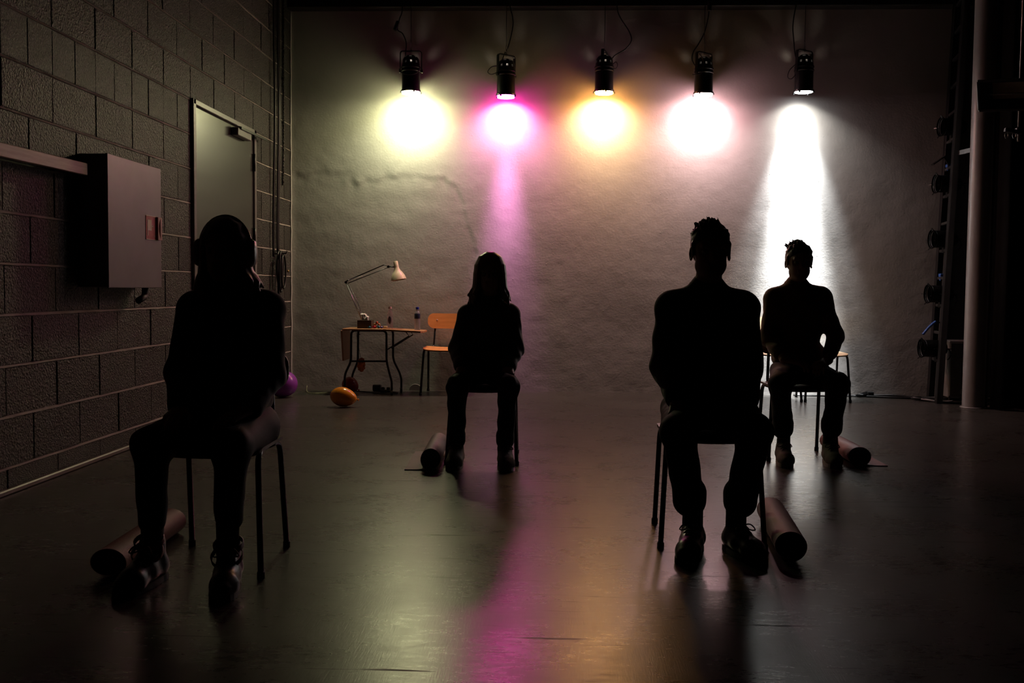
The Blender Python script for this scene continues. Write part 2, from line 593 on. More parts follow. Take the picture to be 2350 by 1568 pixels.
# steel door
door = thing('door_1', 'wide grey steel door with overhead closer in the block wall', 'door', (-WX, 8.05, 0))
door['kind'] = 'structure'; del door['category']
bm = NB()
y0, y1, zt = DOOR_Y0 - 8.05, DOOR_Y1 - 8.05, DOOR_Z
bx(bm, (-0.005, y0 + 0.028, zt / 2), (0.055, 0.056, zt), 0.004)
bx(bm, (-0.005, y1 - 0.028, zt / 2), (0.055, 0.056, zt), 0.004)
bx(bm, (-0.005, 0, zt - 0.020), (0.055, y1 - y0, 0.040), 0.004)
obj('frame', bm, M_FRAME, door)
bm = NB()
bx(bm, (-0.010, 0, zt / 2 - 0.020), (0.036, y1 - y0 - 0.128, zt - 0.062), 0.003)
obj('leaf', bm, M_DOOR, door)
bm = NB()
bx(bm, (0.036, 0.30, 2.285), (0.056, 0.36, 0.066), 0.006)
clo = obj('closer', bm, M_FRAME, door)
bm = NB()
bar(bm, (0.055, 0.17, 2.325), (0.055, 0.95, 2.335), 0.022, 0.012)
bar(bm, (0.072, 0.17, 2.318), (0.072, 0.90, 2.325), 0.010, 0.020)
obj('closer_arm', bm, M_BLACKMETAL, clo)
for z in (2.10, 1.46, 0.35):
    bm = NB()
    lathe(bm, [(0, -0.075), (0.011, -0.075), (0.011, 0.075), (0, 0.075)], 10, (0.020, y1 - 0.060, z))
    obj('hinge', bm, M_DARKSTEEL, door, True)
bm = NB()
tube(bm, round_path([(0.008, y0 + 0.12, 1.05), (0.06, y0 + 0.12, 1.05), (0.06, y0 + 0.25, 1.05)], 0.02), 0.010, 8)
obj('handle', bm, M_STEEL, door, True)

# ------------------------------------------------------------------ things on the left wall
# hose cabinet
cab = thing('fire_hose_cabinet', 'square grey metal hose cabinet with red hose sign on the block wall', 'cabinet', (-WX, 5.93, 1.385))
bm = NB()
bx(bm, (0.075, 0, 0), (0.156, 0.752, 0.745), 0.004)
obj('body', bm, M_CAB, cab)
bm = NB()
bx(bm, (0.158, 0, 0), (0.014, 0.756, 0.750), 0.003)
dr = obj('door', bm, M_CAB, cab)
M_RED = mat('sign_red', (0.40, 0.012, 0.014), 0.55, var=0.05)
M_SIGNW = mat('sign_cream', (0.62, 0.50, 0.36), 0.4, var=0.05)
bm = NB()
bx(bm, (0.166, 0.208, -0.005), (0.004, 0.148, 0.142), 0.0)
sg = obj('sign', bm, M_RED, cab)
bm = NB()
bx(bm, (0.1685, 0.185, 0.010), (0.002, 0.062, 0.066))
bx(bm, (0.1685, 0.160, -0.038), (0.002, 0.010, 0.032))
bx(bm, (0.1685, 0.226, 0.004), (0.002, 0.022, 0.006))
bx(bm, (0.1685, 0.236, 0.004), (0.002, 0.006, 0.020))
bx(bm, (0.1685, 0.262, -0.055), (0.002, 0.006, 0.012))
bx(bm, (0.1685, 0.208, 0.067), (0.002, 0.150, 0.004))
bx(bm, (0.1685, 0.208, -0.077), (0.002, 0.150, 0.004))
obj('hose_symbol', bm, M_SIGNW, sg)
bm = NB()
zs = [-0.071] + [0.062 * q for q in np.linspace(-1, 1, 13)] + [0.071]
arc = [0.0] + [0.026 * (1 - q * q) for q in np.linspace(-1, 1, 13)] + [0.0]
rows_ = [[bm.verts.new((0.182, y_, z_ - 0.005)) for y_ in (0.287, 0.3235 - a_, 0.3245, 0.349)] for z_, a_ in zip(zs, arc)]
for q, (A, B) in enumerate(zip(rows_, rows_[1:])):
    bm.faces.new((A[0], A[1], B[1], B[0])); bm.faces.new((A[2], A[3], B[3], B[2]))
    if q in (0, len(rows_) - 2): bm.faces.new((A[1], A[2], B[2], B[1]))
ex_ = bmesh.ops.extrude_face_region(bm, geom=bm.faces[:])
for v in ex_['geom']:
    if isinstance(v, bmesh.types.BMVert): v.co.x = 0.164
obj('handle_plate', bm, mat('handle_plate_pink_light', (0.42, 0.2, 0.17), 0.4), cab)  # pink of the stage lamps is tinted into the plate colour
bm = NB()
tube(bm, round_path([(0.075, 0.335, -0.36), (0.075, 0.335, -0.43), (0.075, 0.23, -0.455)], 0.05), 0.021, 12)
obj('pipe_elbow', bm, M_RUBBER, cab, True)

# wooden rail
rl = thing('wall_rail', 'worn wooden rail screwed along the block wall up to the hose cabinet', 'rail', (-WX, 3.9, 1.64))
bm = NB()
bar(bm, (0.079, -1.8, -0.015), (0.079, 1.565, 0.019), 0.030, 0.066, bevel=0.003)
obj('board', bm, M_RAIL, rl)
for y in (-1.2, -0.2, 0.72, 1.35):
    bm = NB()
    bx(bm, (0.031, y, 0.005), (0.068, 0.05, 0.04), 0.004)
    obj('bracket', bm, M_DARKSTEEL, rl)

# hanging cables and coil
cb = thing('cable_bundle', 'black cables running down the corner to a hanging coil', 'cable', (-WX, 9.42, 0))
for y, z0, r in ((-0.10, 1.30, 0.010), (0.06, 0.35, 0.013), (0.03, 1.35, 0.009)):
    bm = NB()
    pts = [(0.03, y + 0.09 + 0.0 * z, 4.5) if z > 4.4 else (0.03 + 0.006 * math.sin(z * 3), y + 0.03 * (z - 2.0) / 2, z) for z in np.linspace(4.49, z0, 14)]
    tube(bm, smooth_path(pts, 3), r, 8)
    obj('cable', bm, M_CABLE, cb, True)
for k in range(7):
    bm = NB()
    cy = -0.03 + random.uniform(-0.05, 0.06); w = random.uniform(0.045, 0.075)
    top = 1.36 - random.uniform(0, 0.05); bot = 0.98 + random.uniform(-0.02, 0.10)
    pts = [(0.045 + 0.008 * k, cy + w * math.sin(t) + 0.02 * math.sin(k), (top + bot) / 2 + (top - bot) / 2 * math.cos(t)) for t in np.linspace(0, 2 * PI, 22)[:-1]]
    tube(bm, pts, 0.009, 7, closed=True)
    obj('coil_loop', bm, M_CABLE, cb, True)
bm = NB()
tube(bm, [(-0.005, -0.02, 1.33), (0.12, -0.02, 1.335), (0.13, -0.02, 1.36)], 0.007, 6)
obj('hook', bm, M_DARKSTEEL, cb, True)
bm = NB()
sphere(bm, (0.112, 0.075, 1.17), 0.012, 10, 7)
obj('connector', bm, mat('brass_plug', (0.45, 0.3, 0.12), 0.35, 0.8), cb, True)
cd = thing('conduit_pipe', 'thin dark conduit on the block wall beside the corner', 'pipe', (-WX, 9.72, 0))
bm = NB()
tube(bm, [(0.012, 0, 4.49), (0.012, 0.0, 2.3), (0.012, -0.03, 2.0)], 0.010, 8)
obj('pipe', bm, M_BLOCK, cd, True)
for z in (3.9, 3.02, 2.6):
    bm = NB(); bx(bm, (0.012, 0.0, z), (0.028, 0.05, 0.016), 0.003)
    obj('clip', bm, M_BLOCK, cd)

# ------------------------------------------------------------------ overhead lighting bar and stage lamps
bar_t = thing('lighting_bar', 'long steel pipe that carries the stage lamps', 'pipe', (0.4, LAMP_Y, 4.12))
bm = NB()
tube(bm, [(-2.4, 0, 0), (2.6, 0, 0)], 0.024, 14)
obj('pipe', bm, M_DARKSTEEL, bar_t, True)
for x in (-2.0, 0.2, 2.2):
    bm = NB(); tube(bm, [(x, 0, 0.0), (x, 0, 0.40)], 0.010, 8)
    obj('hanger', bm, M_DARKSTEEL, bar_t, True)

LAMP_LABELS = ['black can stage lamp with yellow-green light hanging on a wire',
               'black can stage lamp with magenta light hanging on a wire',
               'black can stage lamp with amber light hanging on a wire',
               'black can stage lamp with pale pink light hanging on a wire',
               'black can stage lamp throwing a narrow white beam down the wall']
LAMP_YAW = [0.05, 0.75, 1.35, 0.72, 0.62]


def can_shell(bm, n=28):
    """ribbed can with a vented dome at the rear (top)."""
    R = 0.086
    prof = [(R + 0.006, -0.002), (R + 0.009, 0.004), (R + 0.009, 0.014), (R + 0.001, 0.02), (R, 0.19), (R + 0.006, 0.195), (R + 0.006, 0.205),
            (R + 0.001, 0.21), (R + 0.001, 0.222), (R + 0.007, 0.227), (R + 0.007, 0.237), (R, 0.242), (R - 0.002, 0.262)]
    dome0 = len(prof)
    prof += [(R - 0.003, 0.268), (R - 0.006, 0.290)]
    for k in range(1, 8):
        a = k / 8 * PI / 2
        prof.append(((R - 0.006) * math.cos(a) + 0.0, 0.290 + 0.062 * math.sin(a)))
    prof.append((0.0, 0.352))
    lathe(bm, prof, n)
    # vents: slots in the dome wall left open
    bm.faces.ensure_lookup_table()
    kill = []
    for f in bm.faces:
        c = f.calc_center_median()
        if 0.270 < c.z < 0.288:
            k = int((math.atan2(c.y, c.x) % (2 * PI)) / (2 * PI) * n)
            if k % 3 == 0: kill.append(f)
        elif 0.322 < c.z < 0.340:
            k = int((math.atan2(c.y, c.x) % (2 * PI)) / (2 * PI) * n)
            if k % 4 < 2: kill.append(f)
    bmesh.ops.delete(bm, geom=kill, context='FACES')


def stage_lamp(i):
    x, z, gel, estr, beams = LAMPS[i]
    t = thing('stage_lamp', LAMP_LABELS[i], 'stage lamp', (x, LAMP_Y, z), LAMP_YAW[i], 'five hanging stage lamps')
    bm = NB(); can_shell(bm)
    bmesh.ops.solidify(bm, geom=bm.faces[:], thickness=0.0015)
    body = auto_smooth(obj('can', bm, M_BLACKMETAL, t), 30)
    # reflector closes the can above the lens so only the vents leak
    bm = NB(); lathe(bm, [(0.0, 0.17), (0.05, 0.155), (0.0835, 0.05)], 28)
    obj('reflector', bm, M_STEEL, body, True)
    # lens / gel: convex, glowing
    ml = mat('gel_%d' % i, gel, 0.4, emis=gel, estr=estr)
    bm = NB()
    sag = 0.018 if estr > 100 else 0.004
    lathe(bm, [(0.083, 0.004), (0.083, -sag), (0.060, -sag - 0.003), (0.03, -sag - 0.004), (0.0, -sag - 0.005)], 24)
    auto_smooth(obj('gel', bm, ml, t), 40)
    # gel frame clips
    for a in (0.3, 1.9, 3.5, 5.1):
        bm = NB(); bx(bm, (0.099 * math.cos(a), 0.099 * math.sin(a), -0.006), (0.012, 0.016, 0.020), 0.002, Matrix.Rotation(a, 3, 'Z'))
        obj('clip', bm, M_BLACKMETAL, t)
    # yoke
    bm = NB()
    w = 0.103
    yk = round_path([(-w, 0, 0.192), (-w, 0, 0.388), (w, 0, 0.388), (w, 0, 0.192)], 0.028, 4)
    for p, q in zip(yk, yk[1:]):
        bar(bm, p, q, 0.008, 0.028, up=(0, 1, 0.001))
    obj('yoke', bm, M_BLACKMETAL, t)
    for s in (-1, 1):
        bm = NB()
        lathe(bm, [(0, 0), (0.010, 0), (0.010, 0.012), (0.018, 0.014), (0.018, 0.026), (0, 0.028)], 10, (s * 0.088, 0, 0.197), (s, 0, 0))
        obj('knob', bm, M_BLACKMETAL, t)
    # eye bolt, carabiner and wire
    bm = NB()
    lathe(bm, [(0, 0), (0.006, 0), (0.006, 0.02), (0.012, 0.022), (0.012, 0.028), (0.005, 0.030), (0.005, 0.045), (0, 0.045)], 8, (0, 0, 0.375))
    obj('bolt', bm, M_STEEL, t)
    bm = NB()
    pts = [(0.011 * math.cos(a), 0, 0.447 + 0.030 * math.sin(a)) for a in np.linspace(0, 2 * PI, 17)[:-1]]
    tube(bm, pts, 0.0035, 6, closed=True)
    obj('carabiner', bm, M_STEEL, t, True)
    bm = NB(); tube(bm, [(0, 0, 0.470), (0, 0, 4.10 - z)], 0.0035, 6)
    obj('hanging_wire', bm, M_CABLE, t, True)
    # power lead, its own slack in each lamp; path given along the wall direction
    c, s_ = math.cos(-LAMP_YAW[i]), math.sin(-LAMP_YAW[i])
    def wl(px, pz, dy=0.02): return (c * px - s_ * dy, s_ * px + c * dy, pz)
    leads = [[(-0.045, 0.20), (-0.055, 0.36), (-0.05, 0.47), (-0.085, 0.56), (-0.135, 0.60), (-0.115, 0.70), (-0.09, 0.78), (-0.08, 1.0), (-0.04, 1.24)],
             [(-0.05, 0.30), (-0.02, 0.40), (0.02, 0.48), (0.06, 0.66), (0.055, 0.76), (0.03, 0.86), (0.03, 1.05), (0.02, 1.28)],
             [(0.06, 0.30), (0.10, 0.35), (0.20, 0.41), (0.255, 0.49), (0.23, 0.58), (0.15, 0.70), (0.115, 0.80), (0.11, 0.98), (0.06, 1.24)],
             [(-0.08, 0.27), (-0.11, 0.33), (-0.10, 0.40), (-0.05, 0.48), (0.0, 0.58), (0.03, 0.70), (0.04, 0.80), (0.03, 1.0), (0.02, 1.26)],
             [(-0.06, 0.28), (-0.085, 0.37), (-0.10, 0.50), (-0.11, 0.62), (-0.095, 0.76), (-0.07, 0.87), (-0.05, 1.0), (-0.02, 1.24)]][i]
    leads = leads[:-1] + [(leads[-1][0], 4.099 - z)]
    bm = NB(); tube(bm, smooth_path([wl(px, pz, 0.0 if pz > 1.15 else 0.02) for px, pz in leads], 5), 0.0055, 7)
    obj('power_lead', bm, M_CABLE, t, True)
    # safety loop round the body
    loop = {0: [(-0.10, 0.20), (-0.07, 0.16), (0.0, 0.145), (0.07, 0.16), (0.10, 0.20)],
            1: [(-0.08, 0.28), (-0.14, 0.27), (-0.175, 0.225), (-0.14, 0.20), (-0.085, 0.22)],
            2: [(0.08, 0.26), (0.11, 0.28), (0.125, 0.25), (0.11, 0.22), (0.085, 0.22)],
            3: [(-0.06, 0.36), (-0.02, 0.30), (-0.02, 0.22), (-0.05, 0.17), (-0.12, 0.165)],
            4: [(-0.08, 0.26), (-0.14, 0.20), (-0.155, 0.135), (-0.12, 0.12), (-0.075, 0.17)]}[i]
    bm = NB(); tube(bm, smooth_path([wl(px, pz, -0.10 if i in (0, 3) else -0.02) for px, pz in loop], 6), 0.004, 6)
    obj('safety_loop', bm, M_DARKSTEEL, t, True)
    plug = {0: (-0.145, 0.635, 0.35), 3: (0.045, 0.83, 0.0)}.get(i)
    if plug:
        bm = NB(); bx(bm, wl(plug[0], plug[1]), (0.034, 0.034, 0.095), 0.006, Matrix.Rotation(plug[2], 3, 'Y'))
        obj('plug', bm, M_RUBBER, t)
    # focused beams out of the lens, tilted towards the back wall (world +Y)
    for bcol, watts, spread, tilt in beams:
        ld = bpy.data.lights.new('beam', 'AREA')
        ld.shape = 'DISK'
        ld.size = 0.13
        ld.spread = spread
        ld.energy = watts
        ld.color = bcol
        lo = bpy.data.objects.new('beam', ld)
        lo.location = (0, 0, -0.030)
        lo.rotation_euler = (Matrix.Rotation(-LAMP_YAW[i], 4, 'Z') @ Matrix.Rotation(tilt, 4, 'X')).to_euler()
        link(lo, t)
    # bare lamp envelope behind the reflector leaks through the dome vents
    bd = bpy.data.lights.new('lamp_burner', 'POINT')
    bd.energy = [0.5, 0.6, 0.5, 0.5, 0.8][i]
    bd.color = (1.0, 0.85, 0.68)
    bd.shadow_soft_size = 0.018
    bo = bpy.data.objects.new('lamp_burner', bd)
    bo.location = (0, 0, 0.225)
    link(bo, t)
    return t


for i in range(5): stage_lamp(i)
# ------------------------------------------------------------------ chairs
def rounded_panel(bm, w, d, t, rad, curve=0.0, lip=0.0, n=5, yc=0.0, z=0.0, res=10):
    """seat-like panel in XY: rounded corners, sagging by curve across X, front edge rolled down by lip."""
    pts = []
    for cx, cy, a0 in ((1, 1, 0), (-1, 1, PI / 2), (-1, -1, PI), (1, -1, 1.5 * PI)):
        for k in range(n + 1):
            a = a0 + k / n * PI / 2
            pts.append((cx * (w / 2 - rad) + rad * math.cos(a), cy * (d / 2 - rad) + rad * math.sin(a)))
    fc = bm.faces.new([bm.verts.new((x, y + yc, z)) for x, y in pts])
    bmesh.ops.triangulate(bm, faces=[fc])
    for k in range(res):
        x = -w / 2 + w * (k + 0.5) / res
        bmesh.ops.bisect_plane(bm, geom=bm.verts[:] + bm.edges[:] + bm.faces[:], plane_co=(x, 0, 0), plane_no=(1, 0, 0))
    for y in (-d / 2 + 0.02, -d / 2 + 0.05, -d / 2 + 0.09, d / 2 - 0.08):
        bmesh.ops.bisect_plane(bm, geom=bm.verts[:] + bm.edges[:] + bm.faces[:], plane_co=(0, y + yc, 0), plane_no=(0, 1, 0))
    for v in bm.verts:
        u = v.co.x / (w / 2)
        v.co.z += curve * (u * u - 1)
        q = (v.co.y - yc) / (d / 2)
        if lip and q < -0.5: v.co.z -= lip * ((-q - 0.5) / 0.5) ** 2
    r = bmesh.ops.extrude_face_region(bm, geom=bm.faces[:])
    for v in r['geom']:
        if isinstance(v, bmesh.types.BMVert): v.co.z -= t
    return bm


def make_chair(label, loc, rz, wood, metal, group=None, name='chair'):
    t = thing(name, label, 'chair', (loc[0], loc[1], 0), rz, group)
    bm = NB(); rounded_panel(bm, 0.385, 0.385, 0.012, 0.05, 0.010, 0.012, yc=-0.005, z=0.452)
    auto_smooth(obj('seat', bm, wood, t), 40)
    bm = NB(); rounded_panel(bm, 0.39, 0.15, 0.011, 0.06, 0.022, 0.0)
    o = auto_smooth(obj('backrest', bm, wood, t), 40)
    o.rotation_euler = (PI / 2 - 0.16, 0, 0); o.location = (0, 0.226, 0.70)
    for s in (-1, 1):
        x = s * 0.170
        top = 0.432
        f0, f1 = (s * 0.205, -0.215, 0.012), (x + s * 0.012, -0.165, top)
        b0, b1 = (s * 0.188, 0.215, 0.012), (x + s * 0.008, 0.150, top)
        fp = round_path([f0, f1, (x, 0.0, top + 0.003)], 0.055, 6)
        bp = round_path([b0, b1, (x, 0.0, top + 0.003)], 0.055, 6)
        for path in (fp, bp):
            bm = NB(); tube(bm, path, 0.011, 10)
            lg = obj('leg', bm, metal, t, True)
            bm = NB(); p = path[0]
            lathe(bm, [(0, 0), (0.014, 0), (0.014, 0.022), (0.011, 0.026)], 10, (p[0], p[1], 0.0))
            obj('foot', bm, M_RUBBER, lg)
        bm = NB()
        tube(bm, round_path([(s * 0.135, 0.03, 0.430), (s * 0.135, 0.212, 0.430), (s * 0.118, 0.268, 0.755)], 0.05, 6), 0.0095, 10)
        obj('back_post', bm, metal, t, True)
        bm = NB(); sphere(bm, (s * 0.105, 0.241, 0.705), (0.008, 0.004, 0.008), 8, 6)
        obj('rivet', bm, M_STEEL, t, True)
    bm = NB(); tube(bm, [(-0.17, -0.10, 0.432), (0.17, -0.10, 0.432)], 0.009, 8)
    obj('crossbar', bm, metal, t, True)
    bm = NB(); tube(bm, [(-0.17, 0.10, 0.432), (0.17, 0.10, 0.432)], 0.009, 8)
    obj('crossbar', bm, metal, t, True)
    return t


P1C, P2C, P3C, P4C = (-1.247, 3.672), (-0.440, 6.03), (0.620, 4.205), (1.480, 6.325)
make_chair('dark tube-legged chair under the person wearing headphones', P1C, 0.02, M_DARKWOOD, M_CHROMEDARK)
make_chair('dark tube-legged chair under the long-haired person without headphones', P2C, 0.0, M_DARKWOOD, M_CHROMEDARK)
make_chair('dark tube-legged chair under the person in the plain dark sweater', P3C, 0.0, M_DARKWOOD, M_CHROMEDARK)
make_chair('dark tube-legged chair under the person in the ochre sweater', P4C, 0.0, M_DARKWOOD, M_CHROMEDARK)
make_chair('orange plywood chair with black tube legs beside the folding table', (-1.10, 9.72), 0.0, M_ORANGEWOOD, M_CHROMEDARK)
make_chair('pale plywood chair by the back wall, the one nearer the lighting ladder', (2.49, 9.62), 0.0, M_PALEWOOD, M_CHROMEDARK, 'pale chairs in the white beam')
make_chair('pale plywood chair by the back wall, the one farther from the lighting ladder', (2.045, 9.62), 0.0, M_PALEWOOD, M_CHROMEDARK, 'pale chairs in the white beam')

# ------------------------------------------------------------------ people: implicit surfaces
def V(*a): return np.array(a, dtype=np.float64)


def cone(a, b, ra, rb, k=0.02, wr=0.0, sc=None):
    return dict(t='cone', a=np.array(a, float), b=np.array(b, float), ra=ra, rb=rb, k=k, wr=wr, sc=sc)


def ell(c, r, k=0.02, wr=0.0, R=None, op='add'):
    return dict(t='ell', c=np.array(c, float), r=np.array(r, float), k=k, wr=wr, R=R, op=op)


def boxp(lo, hi, k=0.006):
    lo, hi = np.array(lo, float), np.array(hi, float)
    return dict(t='box', c=(lo + hi) / 2, r=(hi - lo) / 2, k=k, wr=0.0, op='sub')


def chair_cut(base):
    bx_, by_ = base
    C_ = [boxp((bx_ - 0.235, by_ - 0.228, 0.05), (bx_ + 0.235, by_ + 0.30, 0.447))]
    for q in (-1, 1):
        c = cone(V(bx_ + q * 0.135, by_ + 0.200, 0.425), V(bx_ + q * 0.118, by_ + 0.268, 0.755), 0.0125, 0.0125, 0.004)
        c['op'] = 'sub'; C_.append(c)
    return C_


def wrinkle(X, Y, Z, seed=0):
    s = seed * 1.7
    return (np.sin(38 * Z + 9 * X + 14 * np.sin(7 * X + 5 * Y + s)) + 0.6 * np.sin(61 * Z - 23 * X + 17 * Y + 3 * np.sin(19 * X + s)) + 0.5 * np.sin(45 * X + 30 * Z + 20 * Y + s)) / 2.1


def sdf_mesh(prims, cell, clip_z=None, seed=0):
    lo = np.full(3, 1e9); hi = -lo
    boxes = []
    for p in prims:
        if p['t'] == 'cone':
            R = max(p['ra'], p['rb'])
            l = np.minimum(p['a'], p['b']) - R; h = np.maximum(p['a'], p['b']) + R
        else:
            R = p['r'] if p['t'] == 'box' else max(p['r']); l = p['c'] - R; h = p['c'] + R
        m = p['k'] + 3 * cell + p['wr']
        boxes.append((l - m, h + m))
        if p.get('op', 'add') == 'add': lo = np.minimum(lo, l - 4 * cell); hi = np.maximum(hi, h + 4 * cell)
    n = np.ceil((hi - lo) / cell).astype(int) + 1
    F = np.full(n, 0.2, dtype=np.float32)
    ax = [lo[i] + cell * np.arange(n[i]) for i in range(3)]
    for p, (l, h) in zip(prims, boxes):
        i0 = np.clip(np.floor((l - lo) / cell).astype(int), 0, n); i1 = np.clip(np.ceil((h - lo) / cell).astype(int) + 1, 0, n)
        if np.any(i1 <= i0): continue
        sl = tuple(slice(i0[i], i1[i]) for i in range(3))
        X = ax[0][sl[0]][:, None, None]; Y = ax[1][sl[1]][None, :, None]; Z = ax[2][sl[2]][None, None, :]
        if p['t'] == 'cone':
            d = p['b'] - p['a']; L2 = float(d @ d) + 1e-12
            px, py, pz = X - p['a'][0], Y - p['a'][1], Z - p['a'][2]
            h_ = np.clip((px * d[0] + py * d[1] + pz * d[2]) / L2, 0, 1)
            D = np.sqrt((px - d[0] * h_) ** 2 + (py - d[1] * h_) ** 2 + (pz - d[2] * h_) ** 2) - (p['ra'] + (p['rb'] - p['ra']) * h_)
        elif p['t'] == 'box':
            qx, qy, qz = np.abs(X - p['c'][0]) - p['r'][0], np.abs(Y - p['c'][1]) - p['r'][1], np.abs(Z - p['c'][2]) - p['r'][2]
            D = np.maximum(np.maximum(qx, qy), qz)
        else:
            c = p['c']; px, py, pz = X - c[0], Y - c[1], Z - c[2]
            if p['R'] is not None:
                R = p['R']
                px, py, pz = R[0, 0] * px + R[0, 1] * py + R[0, 2] * pz, R[1, 0] * px + R[1, 1] * py + R[1, 2] * pz, R[2, 0] * px + R[2, 1] * py + R[2, 2] * pz
            r = p['r']
            k0 = np.sqrt((px / r[0]) ** 2 + (py / r[1]) ** 2 + (pz / r[2]) ** 2)
            k1 = np.sqrt((px / r[0] ** 2) ** 2 + (py / r[1] ** 2) ** 2 + (pz / r[2] ** 2) ** 2) + 1e-9
            D = k0 * (k0 - 1) / k1
        if p['wr'] > 0: D = D + p['wr'] * wrinkle(X, Y, Z, seed)
        A = F[sl]; k = p['k']
        if p.get('op', 'add') == 'sub':
            hh = np.clip(0.5 - 0.5 * (A + D) / k, 0, 1)
            F[sl] = A * (1 - hh) + (-D) * hh + k * hh * (1 - hh)
        else:
            hh = np.clip(0.5 + 0.5 * (A - D) / k, 0, 1)
            F[sl] = A * (1 - hh) + D * hh - k * hh * (1 - hh)
    if clip_z is not None:
        Zg = ax[2][None, None, :]
        F = np.maximum(F, (clip_z - Zg).astype(np.float32))
    # surface nets
    S = F < 0
    c8 = [S[i:n[0] - 1 + i, j:n[1] - 1 + j, k:n[2] - 1 + k] for i in (0, 1) for j in (0, 1) for k in (0, 1)]
    tot = sum(c.astype(np.int8) for c in c8)
    act = (tot > 0) & (tot < 8)
    idx = np.argwhere(act)
    ids = np.full(act.shape, -1, np.int64); ids[act] = np.arange(len(idx))
    acc = np.zeros((len(idx), 3)); cnt = np.zeros(len(idx))
    I, J, K = idx.T
    corners = [(i, j, k) for i in (0, 1) for j in (0, 1) for k in (0, 1)]
    for a in corners:
        for ax_ in range(3):
            if a[ax_] == 1: continue
            b = list(a); b[ax_] = 1
            fa = F[I + a[0], J + a[1], K + a[2]]; fb = F[I + b[0], J + b[1], K + b[2]]
            m = (fa < 0) != (fb < 0)
            t = fa[m] / (fa[m] - fb[m])
            q = np.tile(np.array(a, float), (m.sum(), 1)); q[:, ax_] += t
            acc[m] += q; cnt[m] += 1
    co = lo + cell * (idx + acc / cnt[:, None])
    quads = []
    for ax_ in range(3):
        b, c = [(1, 2), (2, 0), (0, 1)][ax_]
        sa = [slice(None)] * 3; sb = [slice(None)] * 3
        sa[ax_] = slice(0, -1); sb[ax_] = slice(1, None)
        E0, E1 = S[tuple(sa)], S[tuple(sb)]
        ed = np.argwhere(E0 != E1)
        ed = ed[(ed[:, b] > 0) & (ed[:, c] > 0) & (ed[:, b] < n[b] - 1) & (ed[:, c] < n[c] - 1)]
        inside = S[tuple(ed.T)]
        def cid(db, dc):
            e = ed.copy(); e[:, b] += db; e[:, c] += dc
            return ids[tuple(e.T)]
        q = np.stack([cid(-1, -1), cid(0, -1), cid(0, 0), cid(-1, 0)], -1)
        q[~inside] = q[~inside][:, ::-1]
        quads.append(q)
    q = np.concatenate(quads)
    q = q[(q >= 0).all(1)]
    # one relaxation pass
    s_ = np.zeros_like(co); c_ = np.zeros(len(co))
    for i in range(4):
        a, b = q[:, i], q[:, (i + 1) % 4]
        np.add.at(s_, a, co[b]); np.add.at(c_, a, 1)
    co = 0.6 * co + 0.4 * s_ / np.maximum(c_, 1)[:, None]
    return co, q


def sdf_obj(name, prims, cell, material, parent, base, clip_z=None, seed=0):
    co, q = sdf_mesh(prims, cell, clip_z, seed)
    co = co - np.array([base[0], base[1], 0.0])
    me = bpy.data.meshes.new(name)
    me.vertices.add(len(co)); me.vertices.foreach_set('co', co.astype(np.float32).ravel())
    me.loops.add(q.size); me.loops.foreach_set('vertex_index', q.astype(np.int32).ravel())
    me.polygons.add(len(q))
    me.polygons.foreach_set('loop_start', np.arange(0, q.size, 4, dtype=np.int32))
    me.polygons.foreach_set('use_smooth', np.ones(len(q), bool))
    me.update(calc_edges=True)
    me.materials.append(material)
    o = bpy.data.objects.new(name, me)
    return link(o, parent)


def unit(v): return v / (np.linalg.norm(v) + 1e-12)


def hand_prims(w, side, fwd, up, curl=0.5, sc=1.0, spread=1.0):
    """w wrist; side +1/-1: direction of the thumb along +X / -X; returns palm, four fingers, thumb."""
    f = unit(np.array(fwd, float)); u = np.array(up, float); u = unit(u - f * (u @ f))
    s = unit(np.cross(f, u))
    if s[0] * side < 0: s = -s          # s points to the thumb side
    P = []
    L = 0.088 * sc
    for o in (-0.026, -0.009, 0.009, 0.026):
        P.append(cone(w + s * o * 0.55 * sc, w + f * L + s * o * sc, 0.0145 * sc, 0.0115 * sc, 0.012))
    lens = [(0.026, (0.040, 0.024, 0.018)), (0.009, (0.045, 0.028, 0.019)), (-0.009, (0.041, 0.026, 0.018)), (-0.026, (0.032, 0.020, 0.016))]
    for q, (o, seg) in enumerate(lens):
        p = w + f * L + s * o * sc
        d = f + s * o * 3.0 * spread
        ang = 0.0
        r = 0.0092 * sc
        for k, l in enumerate(seg):
            ang += curl * (0.35, 0.75, 0.6)[k] * (1 + 0.12 * math.sin(q * 2.1))
            dd = unit(d * math.cos(ang) - u * math.sin(ang))
            e = p + dd * l * sc
            P.append(cone(p, e, r, r * 0.93, 0.004))
            p = e; r *= 0.93
    tb = w + f * 0.022 * sc + s * 0.020 * sc - u * 0.004
    d1 = unit(f * 0.75 + s * 0.75 - u * 0.25)
    e1 = tb + d1 * 0.040 * sc
    d2 = unit(f * 1.0 + s * 0.30 - u * 0.35)
    e2 = e1 + d2 * 0.030 * sc
    e3 = e2 + unit(f * 1.0 + s * 0.05 - u * 0.5) * 0.022 * sc
    P += [cone(tb, e1, 0.0155 * sc, 0.0115 * sc, 0.010), cone(e1, e2, 0.0112 * sc, 0.0098 * sc, 0.005), cone(e2, e3, 0.0098 * sc, 0.0082 * sc, 0.004)]
    return P


def head_frame(h, yaw=0.0, pitch=0.0, roll=0.0):
    R = (Matrix.Rotation(yaw, 3, 'Z') @ Matrix.Rotation(pitch, 3, 'X') @ Matrix.Rotation(roll, 3, 'Y'))
    R = np.array(R)
    return lambda x, y, z: h + R @ V(x, y, z), R


